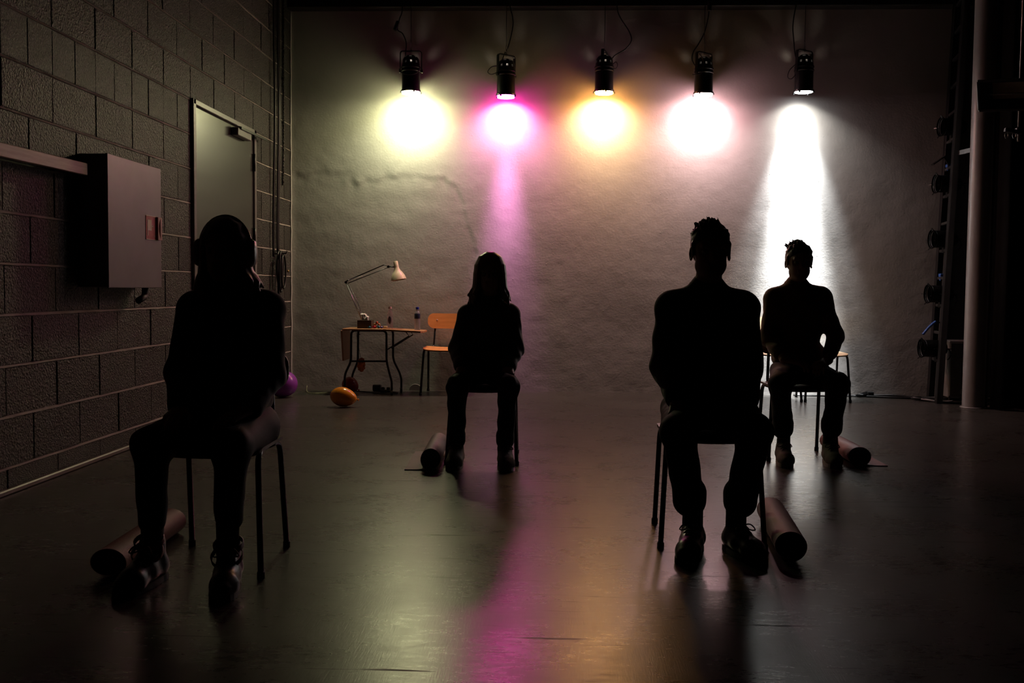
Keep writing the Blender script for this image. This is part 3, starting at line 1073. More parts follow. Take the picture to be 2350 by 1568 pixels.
def head_prims(h, s=1.0, yaw=0.0, pitch=0.0, roll=0.0):
    """h = centre of the skull; face looks along -Y."""
    at, R = head_frame(h, yaw, pitch, roll)
    Ri = R.T
    E = lambda c, r, k=0.02, op='add': ell(at(*[v * s for v in c]), [v * s for v in r], k * s, 0, Ri, op)
    C = lambda a, b, ra, rb, k=0.015: cone(at(*[v * s for v in a]), at(*[v * s for v in b]), ra * s, rb * s, k * s)
    P = [E((0, 0.012, 0.028), (0.073, 0.093, 0.082)),
         E((0, -0.030, -0.030), (0.055, 0.058, 0.078), 0.035),
         C((0, -0.048, -0.084), (0, -0.060, -0.094), 0.026, 0.020, 0.025),
         C((-0.040, -0.010, -0.060), (-0.014, -0.058, -0.090), 0.020, 0.018, 0.025),
         C((0.040, -0.010, -0.060), (0.014, -0.058, -0.090), 0.020, 0.018, 0.025),
         E((-0.034, -0.070, -0.002), (0.020, 0.012, 0.013), 0.014, 'sub'),
         E((0.034, -0.070, -0.002), (0.020, 0.012, 0.013), 0.014, 'sub'),
         C((-0.040, -0.074, 0.018), (0.040, -0.074, 0.018), 0.009, 0.009, 0.014),
         C((0, -0.078, 0.008), (0, -0.096, -0.030), 0.007, 0.012, 0.010),
         E((-0.010, -0.089, -0.035), (0.008, 0.010, 0.007), 0.008), E((0.010, -0.089, -0.035), (0.008, 0.010, 0.007), 0.008),
         C((-0.020, -0.080, -0.058), (0.020, -0.080, -0.058), 0.006, 0.006, 0.006),
         C((-0.016, -0.080, -0.067), (0.016, -0.080, -0.067), 0.007, 0.007, 0.006)]
    for q in (-1, 1):
        P.append(E((q * 0.078, 0.010, -0.010), (0.009, 0.019, 0.030), 0.006))
        P.append(E((q * 0.082, 0.004, -0.010), (0.006, 0.011, 0.018), 0.006, 'sub'))
    return P


def eyes(h, s, parent, base, yaw=0, pitch=0, roll=0):
    at, R = head_frame(h, yaw, pitch, roll)
    for q in (-1, 1):
        bm = NB(); c = at(q * 0.033 * s, -0.066 * s, -0.002 * s) - V(base[0], base[1], 0)
        sphere(bm, c, 0.0118 * s, 14, 10)
        obj('eye', bm, mat('eye_white', (0.30, 0.28, 0.26), 0.25), parent, True)


M_SKIN = mat('skin', (0.42, 0.25, 0.19), 0.5, var=0.1, bump=0.1, bscale=150)


def shoe(parent, base, ank, heel, toe, upper, sole_m, lace_m, sc=1.0, high=0.0, collar=None):
    """ank: ankle centre, heel and toe: floor points (x, y)."""
    heel = V(heel[0], heel[1], 0); toe = V(toe[0], toe[1], 0)
    f = unit(toe - heel); L = np.linalg.norm(toe - heel); s = V(-f[1], f[0], 0)
    pt = lambda a, b, z: heel + f * a * L + s * b + V(0, 0, z)
    top = np.array(ank, float)
    P = [cone(pt(0.12, 0, 0.050), pt(0.42, 0, 0.052), 0.036, 0.040, 0.02),
         cone(pt(0.42, 0, 0.050), pt(0.72, 0.003, 0.038), 0.041, 0.043, 0.03),
         cone(pt(0.72, 0.003, 0.036), pt(0.88, 0.0, 0.032), 0.043, 0.034, 0.03),
         cone(pt(0.16, 0, 0.06), V(top[0], top[1], 0.088 + high), 0.037, 0.040, 0.03),
         cone(V(top[0], top[1], 0.085 + high), pt(0.55, 0, 0.062), 0.030, 0.026, 0.03)]
    sh = sdf_obj('shoe', P, 0.005, upper, parent, base, clip_z=0.016)
    # sole
    bm = NB()
    prof = []
    for t in np.linspace(0, 1, 15):
        w = 0.036 * math.sqrt(max(0, 1 - max(0, (0.13 - t) / 0.13) ** 2)) + 0.011 * math.sin(min(1, max(0, (t - 0.2) / 0.8)) * PI) if t < 0.78 else 0.0435 * math.sqrt(max(0.0, 1 - ((t - 0.78) / 0.22) ** 2))
        prof.append((t, w))
    ring = [pt(-0.02 + 1.03 * t, w, 0.0) for t, w in prof] + [pt(-0.02 + 1.03 * t, -w, 0.0) for t, w in prof[::-1][1:-1]]
    ring = [r - V(base[0], base[1], 0) for r in ring]
    lo = [bm.verts.new((r[0], r[1], 0.001)) for r in ring]
    hi = [bm.verts.new((r[0], r[1], 0.024)) for r in ring]
    bm.faces.new(lo[::-1]); bm.faces.new(hi)
    for i in range(len(ring)):
        j = (i + 1) % len(ring); bm.faces.new((lo[i], lo[j], hi[j], hi[i]))
    bmesh.ops.remove_doubles(bm, verts=bm.verts[:], dist=0.0005)
    obj('sole', bm, sole_m, sh)
    # laces
    bm = NB()
    for k in range(4):
        a = 0.66 - 0.075 * k
        z = 0.081 + 0.012 * k
        p = [pt(a, q * 0.026, z - 0.010 - abs(q) * 0.004) if abs(q) > 0.5 else pt(a, q * 0.026, z + 0.002) for q in (-1, -0.4, 0.4, 1)]
        tube(bm, [v - V(base[0], base[1], 0) for v in p], 0.0032, 6)
    c = pt(0.40, 0, 0.118 + high * 0.3) - V(base[0], base[1], 0)
    for q in (-1, 1):
        lp = [Vector(c), Vector(c + s * q * 0.025 + f * 0.02 + V(0, 0, 0.008)), Vector(c + s * q * 0.042 + f * 0.03 - V(0, 0, 0.012)), Vector(c + s * q * 0.022 + f * 0.03 - V(0, 0, 0.012)), Vector(c)]
        tube(bm, smooth_path(lp, 4), 0.0028, 5)
    obj('laces', bm, lace_m, sh, True)
    return sh


def person(label, base, J, g):
    """J: joints in metres; g: garment settings."""
    t = thing('person', label, 'person', (base[0], base[1], 0), 0.0, 'people sitting on chairs')
    s = g.get('s', 1.0)
    head = J['head']; yaw, pit, rol = g.get('turn', (0, 0, 0))
    pel, chest, neck = J['pelvis'], J['chest'], J['neck']
    wr = g.get('wr', 0.004)
    # ---- the body, one surface from scalp to ankles
    B = []
    hk = V(0, 0.018, -0.085)
    B += [ell(pel + V(0, 0.0, 0.02), (0.155 * s, 0.115 * s, 0.10 * s), 0.05), ell((pel + chest) / 2, (0.125 * s, 0.095 * s, 0.16 * s), 0.06),
          ell(chest, (0.150 * s, 0.098 * s, 0.15 * s), 0.06), cone(J['shL'], J['shR'], 0.044 * s, 0.044 * s, 0.05),
          cone(neck - V(0, 0, 0.04), head + hk * 0.6, 0.056 * s, 0.050 * s, 0.03)]
    for q in ('L', 'R'):
        B += [cone(J['sh' + q], J['el' + q], 0.046 * s, 0.038 * s, 0.03), cone(J['el' + q], J['wr' + q], 0.037 * s, 0.026 * s, 0.02),
              cone(J['hip' + q], J['kn' + q], 0.070 * s, 0.050 * s, 0.04), cone(J['kn' + q], J['an' + q] + V(0, 0, 0.02), 0.048 * s, 0.034 * s, 0.03),
              cone(J['an' + q] + V(0, 0, 0.02), J['an' + q] - V(0, 0, 0.06), 0.034 * s, 0.034 * s, 0.02),
              cone(J['an' + q] - V(0, 0, 0.06), V(J['toe' + q][0] * 0.7 + J['an' + q][0] * 0.3, J['toe' + q][1] * 0.7 + J['an' + q][1] * 0.3, 0.04), 0.026 * s, 0.022 * s, 0.02)]
        hf = J.get('hand' + q)
        th = 1 if q == 'L' else -1
        B += [cone(J['wr' + q], J['wr' + q] + unit(np.array(hf, float)) * 0.02, 0.024 * s, 0.020 * s, 0.02)]
        B += hand_prims(J['wr' + q] + unit(np.array(hf, float)) * 0.012, th, hf, (0, -0.35, 1) if 'up' + q not in J else J['up' + q], g.get('curl', 0.55), 0.98 * s)
    B += head_prims(head, g.get('hs', 1.0), yaw, pit, rol)
    sdf_obj('body', B + chair_cut(base), 0.005, M_SKIN, t, base)
    eyes(head, g.get('hs', 1.0), t, base, yaw, pit, rol)
    # ---- sweater
    S = [ell(pel + V(0, 0.0, 0.055), (0.175 * s, 0.135 * s, 0.085 * s), 0.05, wr), ell((pel * 0.5 + chest * 0.5), (0.152 * s * g.get('waist', 1), 0.122 * s, 0.18 * s), 0.07, wr),
         ell(chest - V(0, 0, 0.02), (0.172 * s, 0.120 * s, 0.160 * s), 0.06, wr * 0.6), cone(J['shL'], J['shR'], 0.054 * s, 0.054 * s, 0.04),
         cone(neck - V(0.03, 0, 0.055), J['shL'] + V(0.02, 0, 0.010), 0.060 * s, 0.050 * s, 0.045), cone(neck - V(-0.03, 0, 0.055), J['shR'] + V(-0.02, 0, 0.010), 0.060 * s, 0.050 * s, 0.045),
         cone(neck - V(0, 0, 0.065), neck - V(0, 0, 0.010), 0.085 * s, g.get('collar', 0.066) * s, 0.035)]
    sl = g.get('sleeve', (0.058, 0.056, 0.055, 0.042))
    for q in ('L', 'R'):
        w = J['wr' + q]; e = J['el' + q]
        end = w + (e - w) * g.get('cut', 0.06)
        S += [cone(J['sh' + q] + (e - J['sh' + q]) * 0.08, e, sl[0] * s, sl[1] * s, 0.04, wr), cone(e, end, sl[2] * s, sl[3] * s, 0.03, wr * 1.2),
              cone(end + (e - w) * 0.10, end, (sl[3] + 0.003) * s, (sl[3] + 0.001) * s, 0.008)]
    S += g.get('extra_top', [])
    sw = sdf_obj('sweater', S + chair_cut(base), 0.0065, g['top'], t, base, seed=g.get('seed', 0))
    # neckline rib
    bm = NB()
    cn = neck + V(0, -0.004, -0.004) - V(base[0], base[1], 0)
    tube(bm, [(cn[0] + 0.066 * s * math.cos(a), cn[1] + 0.062 * s * math.sin(a), cn[2] + 0.014 * math.sin(a)) for a in np.linspace(0, 2 * PI, 25)[:-1]], 0.011, 8, closed=True)
    obj('collar', bm, g['top'], sw, True)
    # ---- trousers
    T = [ell(pel + V(0, 0.0, -0.015), (0.168 * s, 0.135 * s, 0.085 * s), 0.05, wr)]
    lg = g.get('leg', (0.088, 0.070, 0.064, 0.052))
    for q in ('L', 'R'):
        cz = g.get('cuff', {'L': 0.10, 'R': 0.10})[q]
        kn, an = J['kn' + q], J['an' + q]
        low = kn + (an - kn) * ((kn[2] - cz) / (kn[2] - an[2]))
        T += [cone(J['hip' + q], kn, lg[0] * s, lg[1] * s, 0.05, wr), cone(kn, low, lg[2] * s, lg[3] * s, 0.03, wr * 1.1)]
        ch = g.get('roll', 0.0)
        if ch:
            T += [cone(low, low + V(0, 0, ch), (lg[3] + 0.006) * s, (lg[3] + 0.007) * s, 0.004)]
    sdf_obj('trousers', T + chair_cut(base), 0.0065, g['pants'], t, base, seed=g.get('seed', 0) + 3)
    # ---- socks and shoes
    for q in ('L', 'R'):
        if 'sock' in g:
            bm = NB()
            a = J['an' + q] - V(base[0], base[1], 0)
            lathe(bm, [(0.040 * s, -0.075), (0.040 * s, -0.02), (0.0395 * s, 0.03), (0.042 * s, g.get('sock_h', 0.06)), (0.036 * s, g.get('sock_h', 0.06) + 0.003)], 18, a)
            obj('sock', bm, g['sock'], t, True)
        shoe(t, base, J['an' + q], J['heel' + q], J['toe' + q], g['shoe'], g['sole'], g['lace'], high=g.get('high', 0.0))
    return t


def locks(P, pts_fn, n, r0, r1, k=0.006):
    for i in range(n):
        pts = pts_fn(i)
        m = len(pts) - 1
        for a, (p, q) in enumerate(zip(pts, pts[1:])):
            P.append(cone(p, q, r0 + (r1 - r0) * a / m, r0 + (r1 - r0) * (a + 1) / m, k))


def short_hair(name, t, base, head, hs, m, yaw=0, pit=0, rol=0, seed=1, tuft=0.028):
    rg = np.random.default_rng(seed)
    at, R = head_frame(head, yaw, pit, rol)
    Ri = R.T
    P = [ell(at(0, 0.018 * hs, 0.042 * hs), (0.080 * hs, 0.097 * hs, 0.077 * hs), 0.01, 0, Ri),
         ell(at(0, 0.055 * hs, 0.008 * hs), (0.071 * hs, 0.066 * hs, 0.074 * hs), 0.02, 0, Ri),
         ell(at(0, -0.098 * hs, -0.026 * hs), (0.085 * hs, 0.058 * hs, 0.080 * hs), 0.012, 0, Ri, 'sub')]
    for q in (-1, 1):   # sideburns
        P.append(cone(at(q * 0.073 * hs, -0.018 * hs, 0.03 * hs), at(q * 0.072 * hs, -0.016 * hs, -0.016 * hs), 0.009, 0.006, 0.010))
    for i in range(230):
        a = rg.uniform(0, 2 * PI); b = rg.uniform(0.05, 1.35)
        n = V(math.sin(b) * math.cos(a), math.sin(b) * math.sin(a), math.cos(b))
        p = at(*(V(0, 0.018, 0.046) + n * V(0.075, 0.090, 0.070)) * hs)
        sweep = V(-0.75, -0.30, 0.30)
        d = R @ unit(0.55 * n + 0.75 * sweep * max(0.15, n[2]) + rg.normal(0, 0.22, 3))
        ln = tuft * min(1.9, 0.45 + rg.exponential(0.5)) * (1.3 if (n[2] > 0.55 and n[0] < 0.45) else 0.55)
        P.append(cone(p, p + d * ln, 0.0085, 0.0022, 0.009))
    return sdf_obj(name, P, 0.004, m, t, base)


def long_hair(name, t, base, head, hs, m, ends_z, width, seed=2, yaw=0, pit=0, rol=0, tail_right=0.0, n=90, lean=None):
    rg = np.random.default_rng(seed)
    at, R = head_frame(head, yaw, pit, rol)
    Ri = R.T
    P = [ell(at(0, 0.016 * hs, 0.035 * hs), (0.082 * hs, 0.098 * hs, 0.090 * hs), 0.01, 0, Ri),
         ell(at(0, 0.050 * hs, -0.010 * hs), (0.078 * hs, 0.066 * hs, 0.100 * hs), 0.03, 0, Ri),
         ell(at(0, -0.095 * hs, -0.030 * hs), (0.062 * hs, 0.065 * hs, 0.088 * hs), 0.012, 0, Ri, 'sub')]
    for i in range(n):
        a = rg.uniform(-0.25 * PI, 1.25 * PI)        # round the back, from cheek to cheek
        ca, sa = math.cos(a), math.sin(a)
        p0 = at(0.018 * ca, 0.014 + 0.03 * sa, 0.105 * hs)
        p1 = at(0.053 * hs * ca, (0.016 + 0.066 * sa) * hs, 0.086 * hs)
        p1b = at(0.075 * hs * ca, (0.016 + 0.088 * sa) * hs, 0.045 * hs)
        p2 = at(0.082 * hs * ca, (0.014 + 0.088 * sa) * hs, 0.0)
        z3 = ends_z + rg.uniform(-0.03, 0.05)
        sh = tail_right if ca > 0 else 0.0
        p3 = at(0.088 * hs * ca, (0.018 + 0.075 * sa) * hs, -0.075 * hs)
        p4 = V(head[0] + width * ca * (1 + 0.10 * rg.normal()) + sh, head[1] + 0.015 + 0.075 * sa, z3)
        locks(P, lambda _: [p0, p1, p1b, p2, p3, (p3 + p4) / 2 + rg.normal(0, 0.003, 3), p4], 1, 0.010, 0.0045, 0.011)
    return sdf_obj(name, P, 0.0045, m, t, base)


M_BLACKKNIT = mat('black_knit', (0.012, 0.012, 0.012), 0.9, var=0.3, scale=200, bump=0.4, bscale=300, sheen=0.35)
M_GREYKNIT = mat('charcoal_knit', (0.040, 0.038, 0.036), 0.9, var=0.25, scale=200, bump=0.4, bscale=300, sheen=0.6)
M_DARKSWEAT = mat('dark_sweater', (0.022, 0.020, 0.020), 0.9, var=0.25, scale=200, bump=0.4, bscale=300, sheen=0.5)
M_OCHRE = mat('ochre_sweater', (0.16, 0.075, 0.014), 0.9, var=0.2, scale=150, bump=0.4, bscale=300, sheen=0.5)
M_JEANS = mat('dark_jeans', (0.014, 0.016, 0.022), 0.8, var=0.25, scale=60, bump=0.3, bscale=350)
M_BLACKJEANS = mat('black_jeans', (0.010, 0.010, 0.011), 0.75, var=0.25, scale=60, bump=0.3, bscale=350)
M_BLACKLEATHER = mat('black_leather', (0.014, 0.013, 0.013), 0.35, bump=0.2, bscale=120)
M_CANVAS = mat('worn_canvas', (0.11, 0.095, 0.08), 0.8, bump=0.3, bscale=200)
M_SOLEW = mat('rubber_sole_pale', (0.22, 0.20, 0.18), 0.6)
M_SOLEB = mat('rubber_sole_black', (0.015, 0.015, 0.015), 0.6)
M_LACEG = mat('grey_lace', (0.22, 0.20, 0.18), 0.8)
M_SOCKG = mat('grey_sock', (0.08, 0.10, 0.095), 0.9, bump=0.5, bscale=200)
M_SOCKB = mat('black_sock', (0.02, 0.02, 0.02), 0.9, bump=0.5, bscale=200)
M_BROWNHAIR = mat('brown_hair', (0.10, 0.045, 0.022), 0.36, sheen=0.6, var=0.35, scale=90, bump=0.3, bscale=180)
M_BLONDHAIR = mat('dark_blond_hair', (0.20, 0.115, 0.045), 0.36, sheen=0.6, var=0.35, scale=90, bump=0.3, bscale=180)
M_DARKHAIR = mat('dark_hair', (0.030, 0.018, 0.012), 0.36, sheen=0.6, var=0.3, scale=90)

# ---- the person wearing headphones
J = dict(head=V(-1.242, 3.70, 1.163), neck=V(-1.242, 3.735, 1.030), chest=V(-1.240, 3.745, 0.865), pelvis=V(-1.250, 3.745, 0.545),
         shL=V(-1.370, 3.735, 0.946), shR=V(-1.086, 3.735, 0.950), elL=V(-1.418, 3.72, 0.705), elR=V(-1.072, 3.70, 0.700),
         wrL=V(-1.352, 3.545, 0.588), wrR=V(-1.100, 3.545, 0.590), hipL=V(-1.335, 3.72, 0.500), hipR=V(-1.130, 3.72, 0.500),
         knL=V(-1.395, 3.385, 0.478), knR=V(-1.112, 3.37, 0.478), anL=V(-1.400, 3.40, 0.13), anR=V(-1.128, 3.38, 0.13),
         heelL=(-1.385, 3.45), toeL=(-1.430, 3.185), heelR=(-1.132, 3.44), toeR=(-1.085, 3.165),
         handL=(0.08, -0.95, -0.20), handR=(-0.35, -0.90, -0.18))
pers1 = person('long-haired person in black wearing headphones, seated near the hose cabinet', P1C, J,
               dict(s=0.96, hs=0.96, top=M_BLACKKNIT, pants=M_BLACKJEANS, shoe=M_BLACKLEATHER, sole=M_SOLEB, lace=M_LACEG, sock=M_SOCKG, sock_h=0.10,
                    leg=(0.092, 0.070, 0.062, 0.050), cuff={'L': 0.215, 'R': 0.235}, high=0.05, seed=1, sleeve=(0.060, 0.058, 0.058, 0.046), waist=1.15, wr=0.003, collar=0.074,
                    extra_top=[cone(V(-1.25, 3.72, 0.70), V(-1.20, 3.66, 0.60), 0.11, 0.11, 0.05)]))
long_hair('hair', pers1, P1C, J['head'], 0.98, M_BROWNHAIR, 1.005, 0.094, seed=3, tail_right=0.030, n=150)
hd = J['head'] - V(P1C[0], P1C[1], 0)
bm = NB()
tube(bm, [(hd[0] + 0.094 * math.sin(a), hd[1] + 0.012, hd[2] + 0.002 + 0.118 * math.cos(a)) for a in np.linspace(-1.40, 1.40, 21)], 0.010, 8)
hb = obj('headphones', bm, M_BLACKMETAL, pers1, True)
M_CUP = mat('headphone_cup', (0.30, 0.27, 0.25), 0.25, var=0.05)
for q in (-1, 1):
    bm = NB()
    lathe(bm, [(0.0, -0.012), (0.030, -0.012), (0.040, -0.004), (0.042, 0.012), (0.036, 0.024), (0.018, 0.029), (0, 0.030)], 22, (hd[0] + q * 0.088, hd[1] + 0.010, hd[2] - 0.012), (q, 0, 0))
    for v in bm.verts: v.co.z = hd[2] - 0.012 + (v.co.z - hd[2] + 0.012) * 1.25
    obj('ear_cup', bm, M_CUP, hb, True)
M_STRAP = mat('boot_strap_red', (0.16, 0.03, 0.03), 0.5)
for q, x, y in (('L', -1.404, 3.37), ('R', -1.118, 3.345)):
    for k, (z, rr) in enumerate(((0.145, 0.049), (0.110, 0.052))):
        bm = NB()
        c = (x - P1C[0], y + 0.012 - 0.016 * k - P1C[1], z)
        lathe(bm, [(rr, -0.010), (rr + 0.003, -0.008), (rr + 0.003, 0.008), (rr, 0.010)], 20, c, (0, -0.35 - 0.3 * k, 1))
        obj('boot_strap', bm, M_STRAP, pers1, True)

# ---- the long-haired person in the middle
J = dict(head=V(-0.416, 6.06, 1.115), neck=V(-0.420, 6.095, 0.972), chest=V(-0.425, 6.105, 0.80), pelvis=V(-0.435, 6.11, 0.535),
         shL=V(-0.553, 6.095, 0.868), shR=V(-0.292, 6.095, 0.874), elL=V(-0.600, 6.08, 0.665), elR=V(-0.268, 6.06, 0.668),
         wrL=V(-0.570, 5.905, 0.562), wrR=V(-0.290, 5.905, 0.566), hipL=V(-0.530, 6.09, 0.500), hipR=V(-0.350, 6.09, 0.500),
         knL=V(-0.575, 5.74, 0.468), knR=V(-0.283, 5.74, 0.468), anL=V(-0.583, 5.77, 0.115), anR=V(-0.303, 5.77, 0.115),
         heelL=(-0.578, 5.83), toeL=(-0.590, 5.585), heelR=(-0.305, 5.83), toeR=(-0.284, 5.585),
         handL=(0.05, -0.90, -0.42), handR=(0.05, -0.90, -0.42))
pers2 = person('person with long loose blond hair in grey sweater seated in the middle', P2C, J,
               dict(s=0.93, hs=0.94, top=M_GREYKNIT, pants=M_JEANS, shoe=M_CANVAS, sole=M_SOLEW, lace=M_LACEG, sock=M_SOCKB, sock_h=0.05,
                    leg=(0.085, 0.066, 0.062, 0.050), cuff={'L': 0.150, 'R': 0.150}, roll=0.030, high=0.02, seed=5, sleeve=(0.060, 0.064, 0.064, 0.046), waist=1.12, wr=0.005, curl=0.6,
                    extra_top=[ell(V(-0.43, 6.08, 0.60), (0.165, 0.135, 0.07), 0.05, 0.005)]))
long_hair('hair', pers2, P2C, J['head'], 1.06, M_BLONDHAIR, 0.945, 0.118, seed=6, n=120)

# ---- the person in the plain dark sweater
J = dict(head=V(0.620, 4.195, 1.187), neck=V(0.616, 4.235, 1.052), chest=V(0.616, 4.255, 0.865), pelvis=V(0.618, 4.275, 0.550),
         shL=V(0.468, 4.245, 0.960), shR=V(0.768, 4.245, 0.963), elL=V(0.450, 4.22, 0.715), elR=V(0.782, 4.215, 0.712),
         wrL=V(0.480, 4.045, 0.590), wrR=V(0.752, 4.045, 0.590), hipL=V(0.530, 4.26, 0.505), hipR=V(0.706, 4.26, 0.505),
         knL=V(0.466, 3.905, 0.482), knR=V(0.760, 3.905, 0.482), anL=V(0.535, 3.955, 0.125), anR=V(0.704, 3.955, 0.125),
         heelL=(0.558, 4.00), toeL=(0.474, 3.735), heelR=(0.682, 4.01), toeR=(0.772, 3.755),
         handL=(-0.12, -0.85, -0.50), handR=(0.12, -0.85, -0.50))
pers3 = person('short-haired person in plain dark sweater and black lace-up shoes', P3C, J,
               dict(s=1.02, hs=1.0, top=M_DARKSWEAT, pants=M_BLACKJEANS, shoe=M_BLACKLEATHER, sole=M_SOLEB, lace=M_LACEG, sock=M_SOCKB, sock_h=0.09,
                    leg=(0.088, 0.068, 0.062, 0.058), cuff={'L': 0.205, 'R': 0.205}, roll=0.030, seed=9, sleeve=(0.062, 0.064, 0.062, 0.047), waist=1.18, wr=0.004,
                    extra_top=[]))
short_hair('hair', pers3, P3C, J['head'], 1.0, M_DARKHAIR, seed=11, tuft=0.014)

# ---- the person in the ochre sweater
J = dict(head=V(1.482, 6.34, 1.205), neck=V(1.478, 6.375, 1.078), chest=V(1.485, 6.375, 0.895), pelvis=V(1.505, 6.36, 0.555),
         shL=V(1.340, 6.375, 0.984), shR=V(1.634, 6.375, 0.992), elL=V(1.300, 6.33, 0.735), elR=V(1.708, 6.31, 0.745),
         wrL=V(1.365, 6.155, 0.615), wrR=V(1.628, 6.165, 0.612), hipL=V(1.415, 6.34, 0.505), hipR=V(1.585, 6.34, 0.505),
         knL=V(1.318, 6.035, 0.478), knR=V(1.655, 6.035, 0.478), anL=V(1.350, 6.06, 0.125), anR=V(1.622, 6.06, 0.125),
         heelL=(1.350, 6.115), toeL=(1.332, 5.865), heelR=(1.626, 6.115), toeR=(1.612, 5.865),
         handL=(0.85, -0.55, -0.15), handR=(-0.55, -0.80, -0.20))
pers4 = person('short-haired person in ochre sweater with pushed-up sleeves and rolled trousers', P4C, J,
               dict(s=1.0, hs=1.0, top=M_OCHRE, pants=M_JEANS, shoe=M_CANVAS, sole=M_SOLEW, lace=M_LACEG, sock=M_SOCKB, sock_h=0.07,
                    leg=(0.088, 0.068, 0.062, 0.056), cuff={'L': 0.205, 'R': 0.215}, roll=0.032, high=0.015, seed=13, sleeve=(0.056, 0.050, 0.048, 0.042), cut=0.30, waist=0.84, wr=0.005, curl=0.9))
short_hair('hair', pers4, P4C, J['head'], 1.0, M_DARKHAIR, seed=15, tuft=0.016)

# ------------------------------------------------------------------ rolled exercise mats
def rolled_mat(label, a, b, rx, rz, material, tail=None, tail_side=1, turns=3.5):
    """loosely rolled mat from near end a to far end b (floor points under the axis); tail = length of the loose end."""
    a = Vector((a[0], a[1], 0)); b = Vector((b[0], b[1], 0))
    d = (b - a); L = d.length; d.normalize()
    side = Vector((d.y, -d.x, 0)) * tail_side
    t = thing('exercise_mat', label, 'exercise mat', a)
    th = 0.005
    outer, inner = [], []
    n = int(turns * 26)
    for k in range(n + 1):
        u = k / n
        ang = -PI / 2 + (turns * 2 * PI) * (1 - u)
        r = 1.0 - 0.78 * (1 - u)
        outer.append((rx * r * math.cos(ang), rz + (rz - 0.001) * r * math.sin(ang)))
    if tail:
        for k in range(1, 7):
            outer.append((tail * k / 6, 0.001 + 0.004 * math.sin(k)))
    bm = NB()
    rows = []
    for (x, z), nx in zip(outer, range(len(outer))):
        p, q = outer[max(nx - 1, 0)], outer[min(nx + 1, len(outer) - 1)]
        tx, tz = q[0] - p[0], q[1] - p[1]; l = math.hypot(tx, tz) + 1e-9
        ox, oz = -tz / l * th, tx / l * th
        z = max(z, 0.001)
        vs4 = []
        for e, (xx, zz) in ((0, (x, z)), (0, (x + ox, z + oz)), (1, (x + ox, z + oz)), (1, (x, z))):
            vs4.append(bm.verts.new(side * xx + d * (L * e) + Vector((0, 0, max(zz, 0.001)))))
        rows.append(vs4)
    for A, B in zip(rows, rows[1:]):
        for k in range(4):
            bm.faces.new((A[k], A[(k + 1) % 4], B[(k + 1) % 4], B[k]))
    bm.faces.new(rows[0]); bm.faces.new(rows[-1])
    auto_smooth(obj('mat_roll', bm, material, t), 50)
    # dense core of the roll
    bm = NB()
    r = 0.74
    va, vb = [], []
    for k in range(28):
        an = 2 * PI * k / 28
        p = side * (rx * r * 0.98 * math.cos(an)) + Vector((0, 0, rz + rz * r * 0.98 * math.sin(an)))
        va.append(bm.verts.new(p + d * 0.012)); vb.append(bm.verts.new(p + d * (L - 0.012)))
    bm.faces.new(va); bm.faces.new(vb)
    for k in range(28): bm.faces.new((va[k], va[(k + 1) % 28], vb[(k + 1) % 28], vb[k]))
    obj('inner_coil', bm, material, t)
    return t


M_MATP = mat('mat_dusty_pink', (0.23, 0.075, 0.085), 0.6, bump=0.3, bscale=250, var=0.1)
M_MATG = mat('mat_grey', (0.16, 0.14, 0.14), 0.6, bump=0.3, bscale=250, var=0.1)
M_MATM = mat('mat_mauve', (0.15, 0.095, 0.10), 0.6, bump=0.3, bscale=250, var=0.1)
rolled_mat('dusty pink rolled mat behind the boots of the person wearing headphones', (-1.575, 3.43), (-1.605, 4.08), 0.066, 0.052, M_MATP)
rolled_mat('grey rolled mat beside the laced shoe of the middle person', (-0.708, 5.60), (-0.735, 6.22), 0.058, 0.064, M_MATG, tail=0.15, tail_side=-1)
rolled_mat('mauve rolled mat beside the black lace-up shoes', (0.890, 3.84), (0.945, 4.48), 0.062, 0.058, M_MATM)
rolled_mat('dusty pink rolled mat behind the canvas shoes of the person in ochre', (1.775, 5.985), (1.765, 6.60), 0.070, 0.058, M_MATP, tail=0.17, tail_side=1)
# ------------------------------------------------------------------ folding table and what is on it
tb = thing('folding_table', 'small drop-leaf typing table on black tube legs with castors', 'table', (-1.80, 9.66, 0))
TX, TY = -1.80, 9.66
def tp(x, y, z): return (x - TX, y - TY, z)
bm = NB(); bx(bm, tp(-1.857, 9.66, 0.622), (0.39, 0.36, 0.018), 0.004)
obj('tabletop', bm, M_TABLEWOOD, tb)
bm = NB()
pr = [(-0.19, -0.18), (0.17, -0.18), (0.19, -0.14), (0.19, 0.14), (0.17, 0.18), (-0.19, 0.18)]
lo_ = [bm.verts.new((x, y, 0)) for x, y in pr]; hi_ = [bm.verts.new((x, y, 0.016)) for x, y in pr]
bm.faces.new(lo_[::-1]); bm.faces.new(hi_)
for i in range(6): bm.faces.new((lo_[i], lo_[(i + 1) % 6], hi_[(i + 1) % 6], hi_[i]))
obj('raised_leaf', bm, M_TABLEWOOD, tb, loc=tp(-1.475, 9.66, 0.604), rot=(0, 0.045, 0))
bm = NB(); bx(bm, (0, 0, -0.145), (0.016, 0.36, 0.29), 0.004)
obj('dropped_leaf', bm, M_TABLEWOOD, tb, loc=tp(-2.060, 9.66, 0.612), rot=(0, -0.06, 0))
fr = {9.52: [(-2.036, 0.03), (-2.036, 0.19), (-1.975, 0.315), (-1.973, 0.612), (-1.635, 0.612), (-1.634, 0.319), (-1.604, 0.20), (-1.583, 0.13), (-1.583, 0.045)],
      9.80: [(-2.030, 0.03), (-2.022, 0.16), (-1.965, 0.295), (-1.963, 0.612), (-1.618, 0.612), (-1.618, 0.32), (-1.552, 0.19), (-1.535, 0.13), (-1.535, 0.045)]}
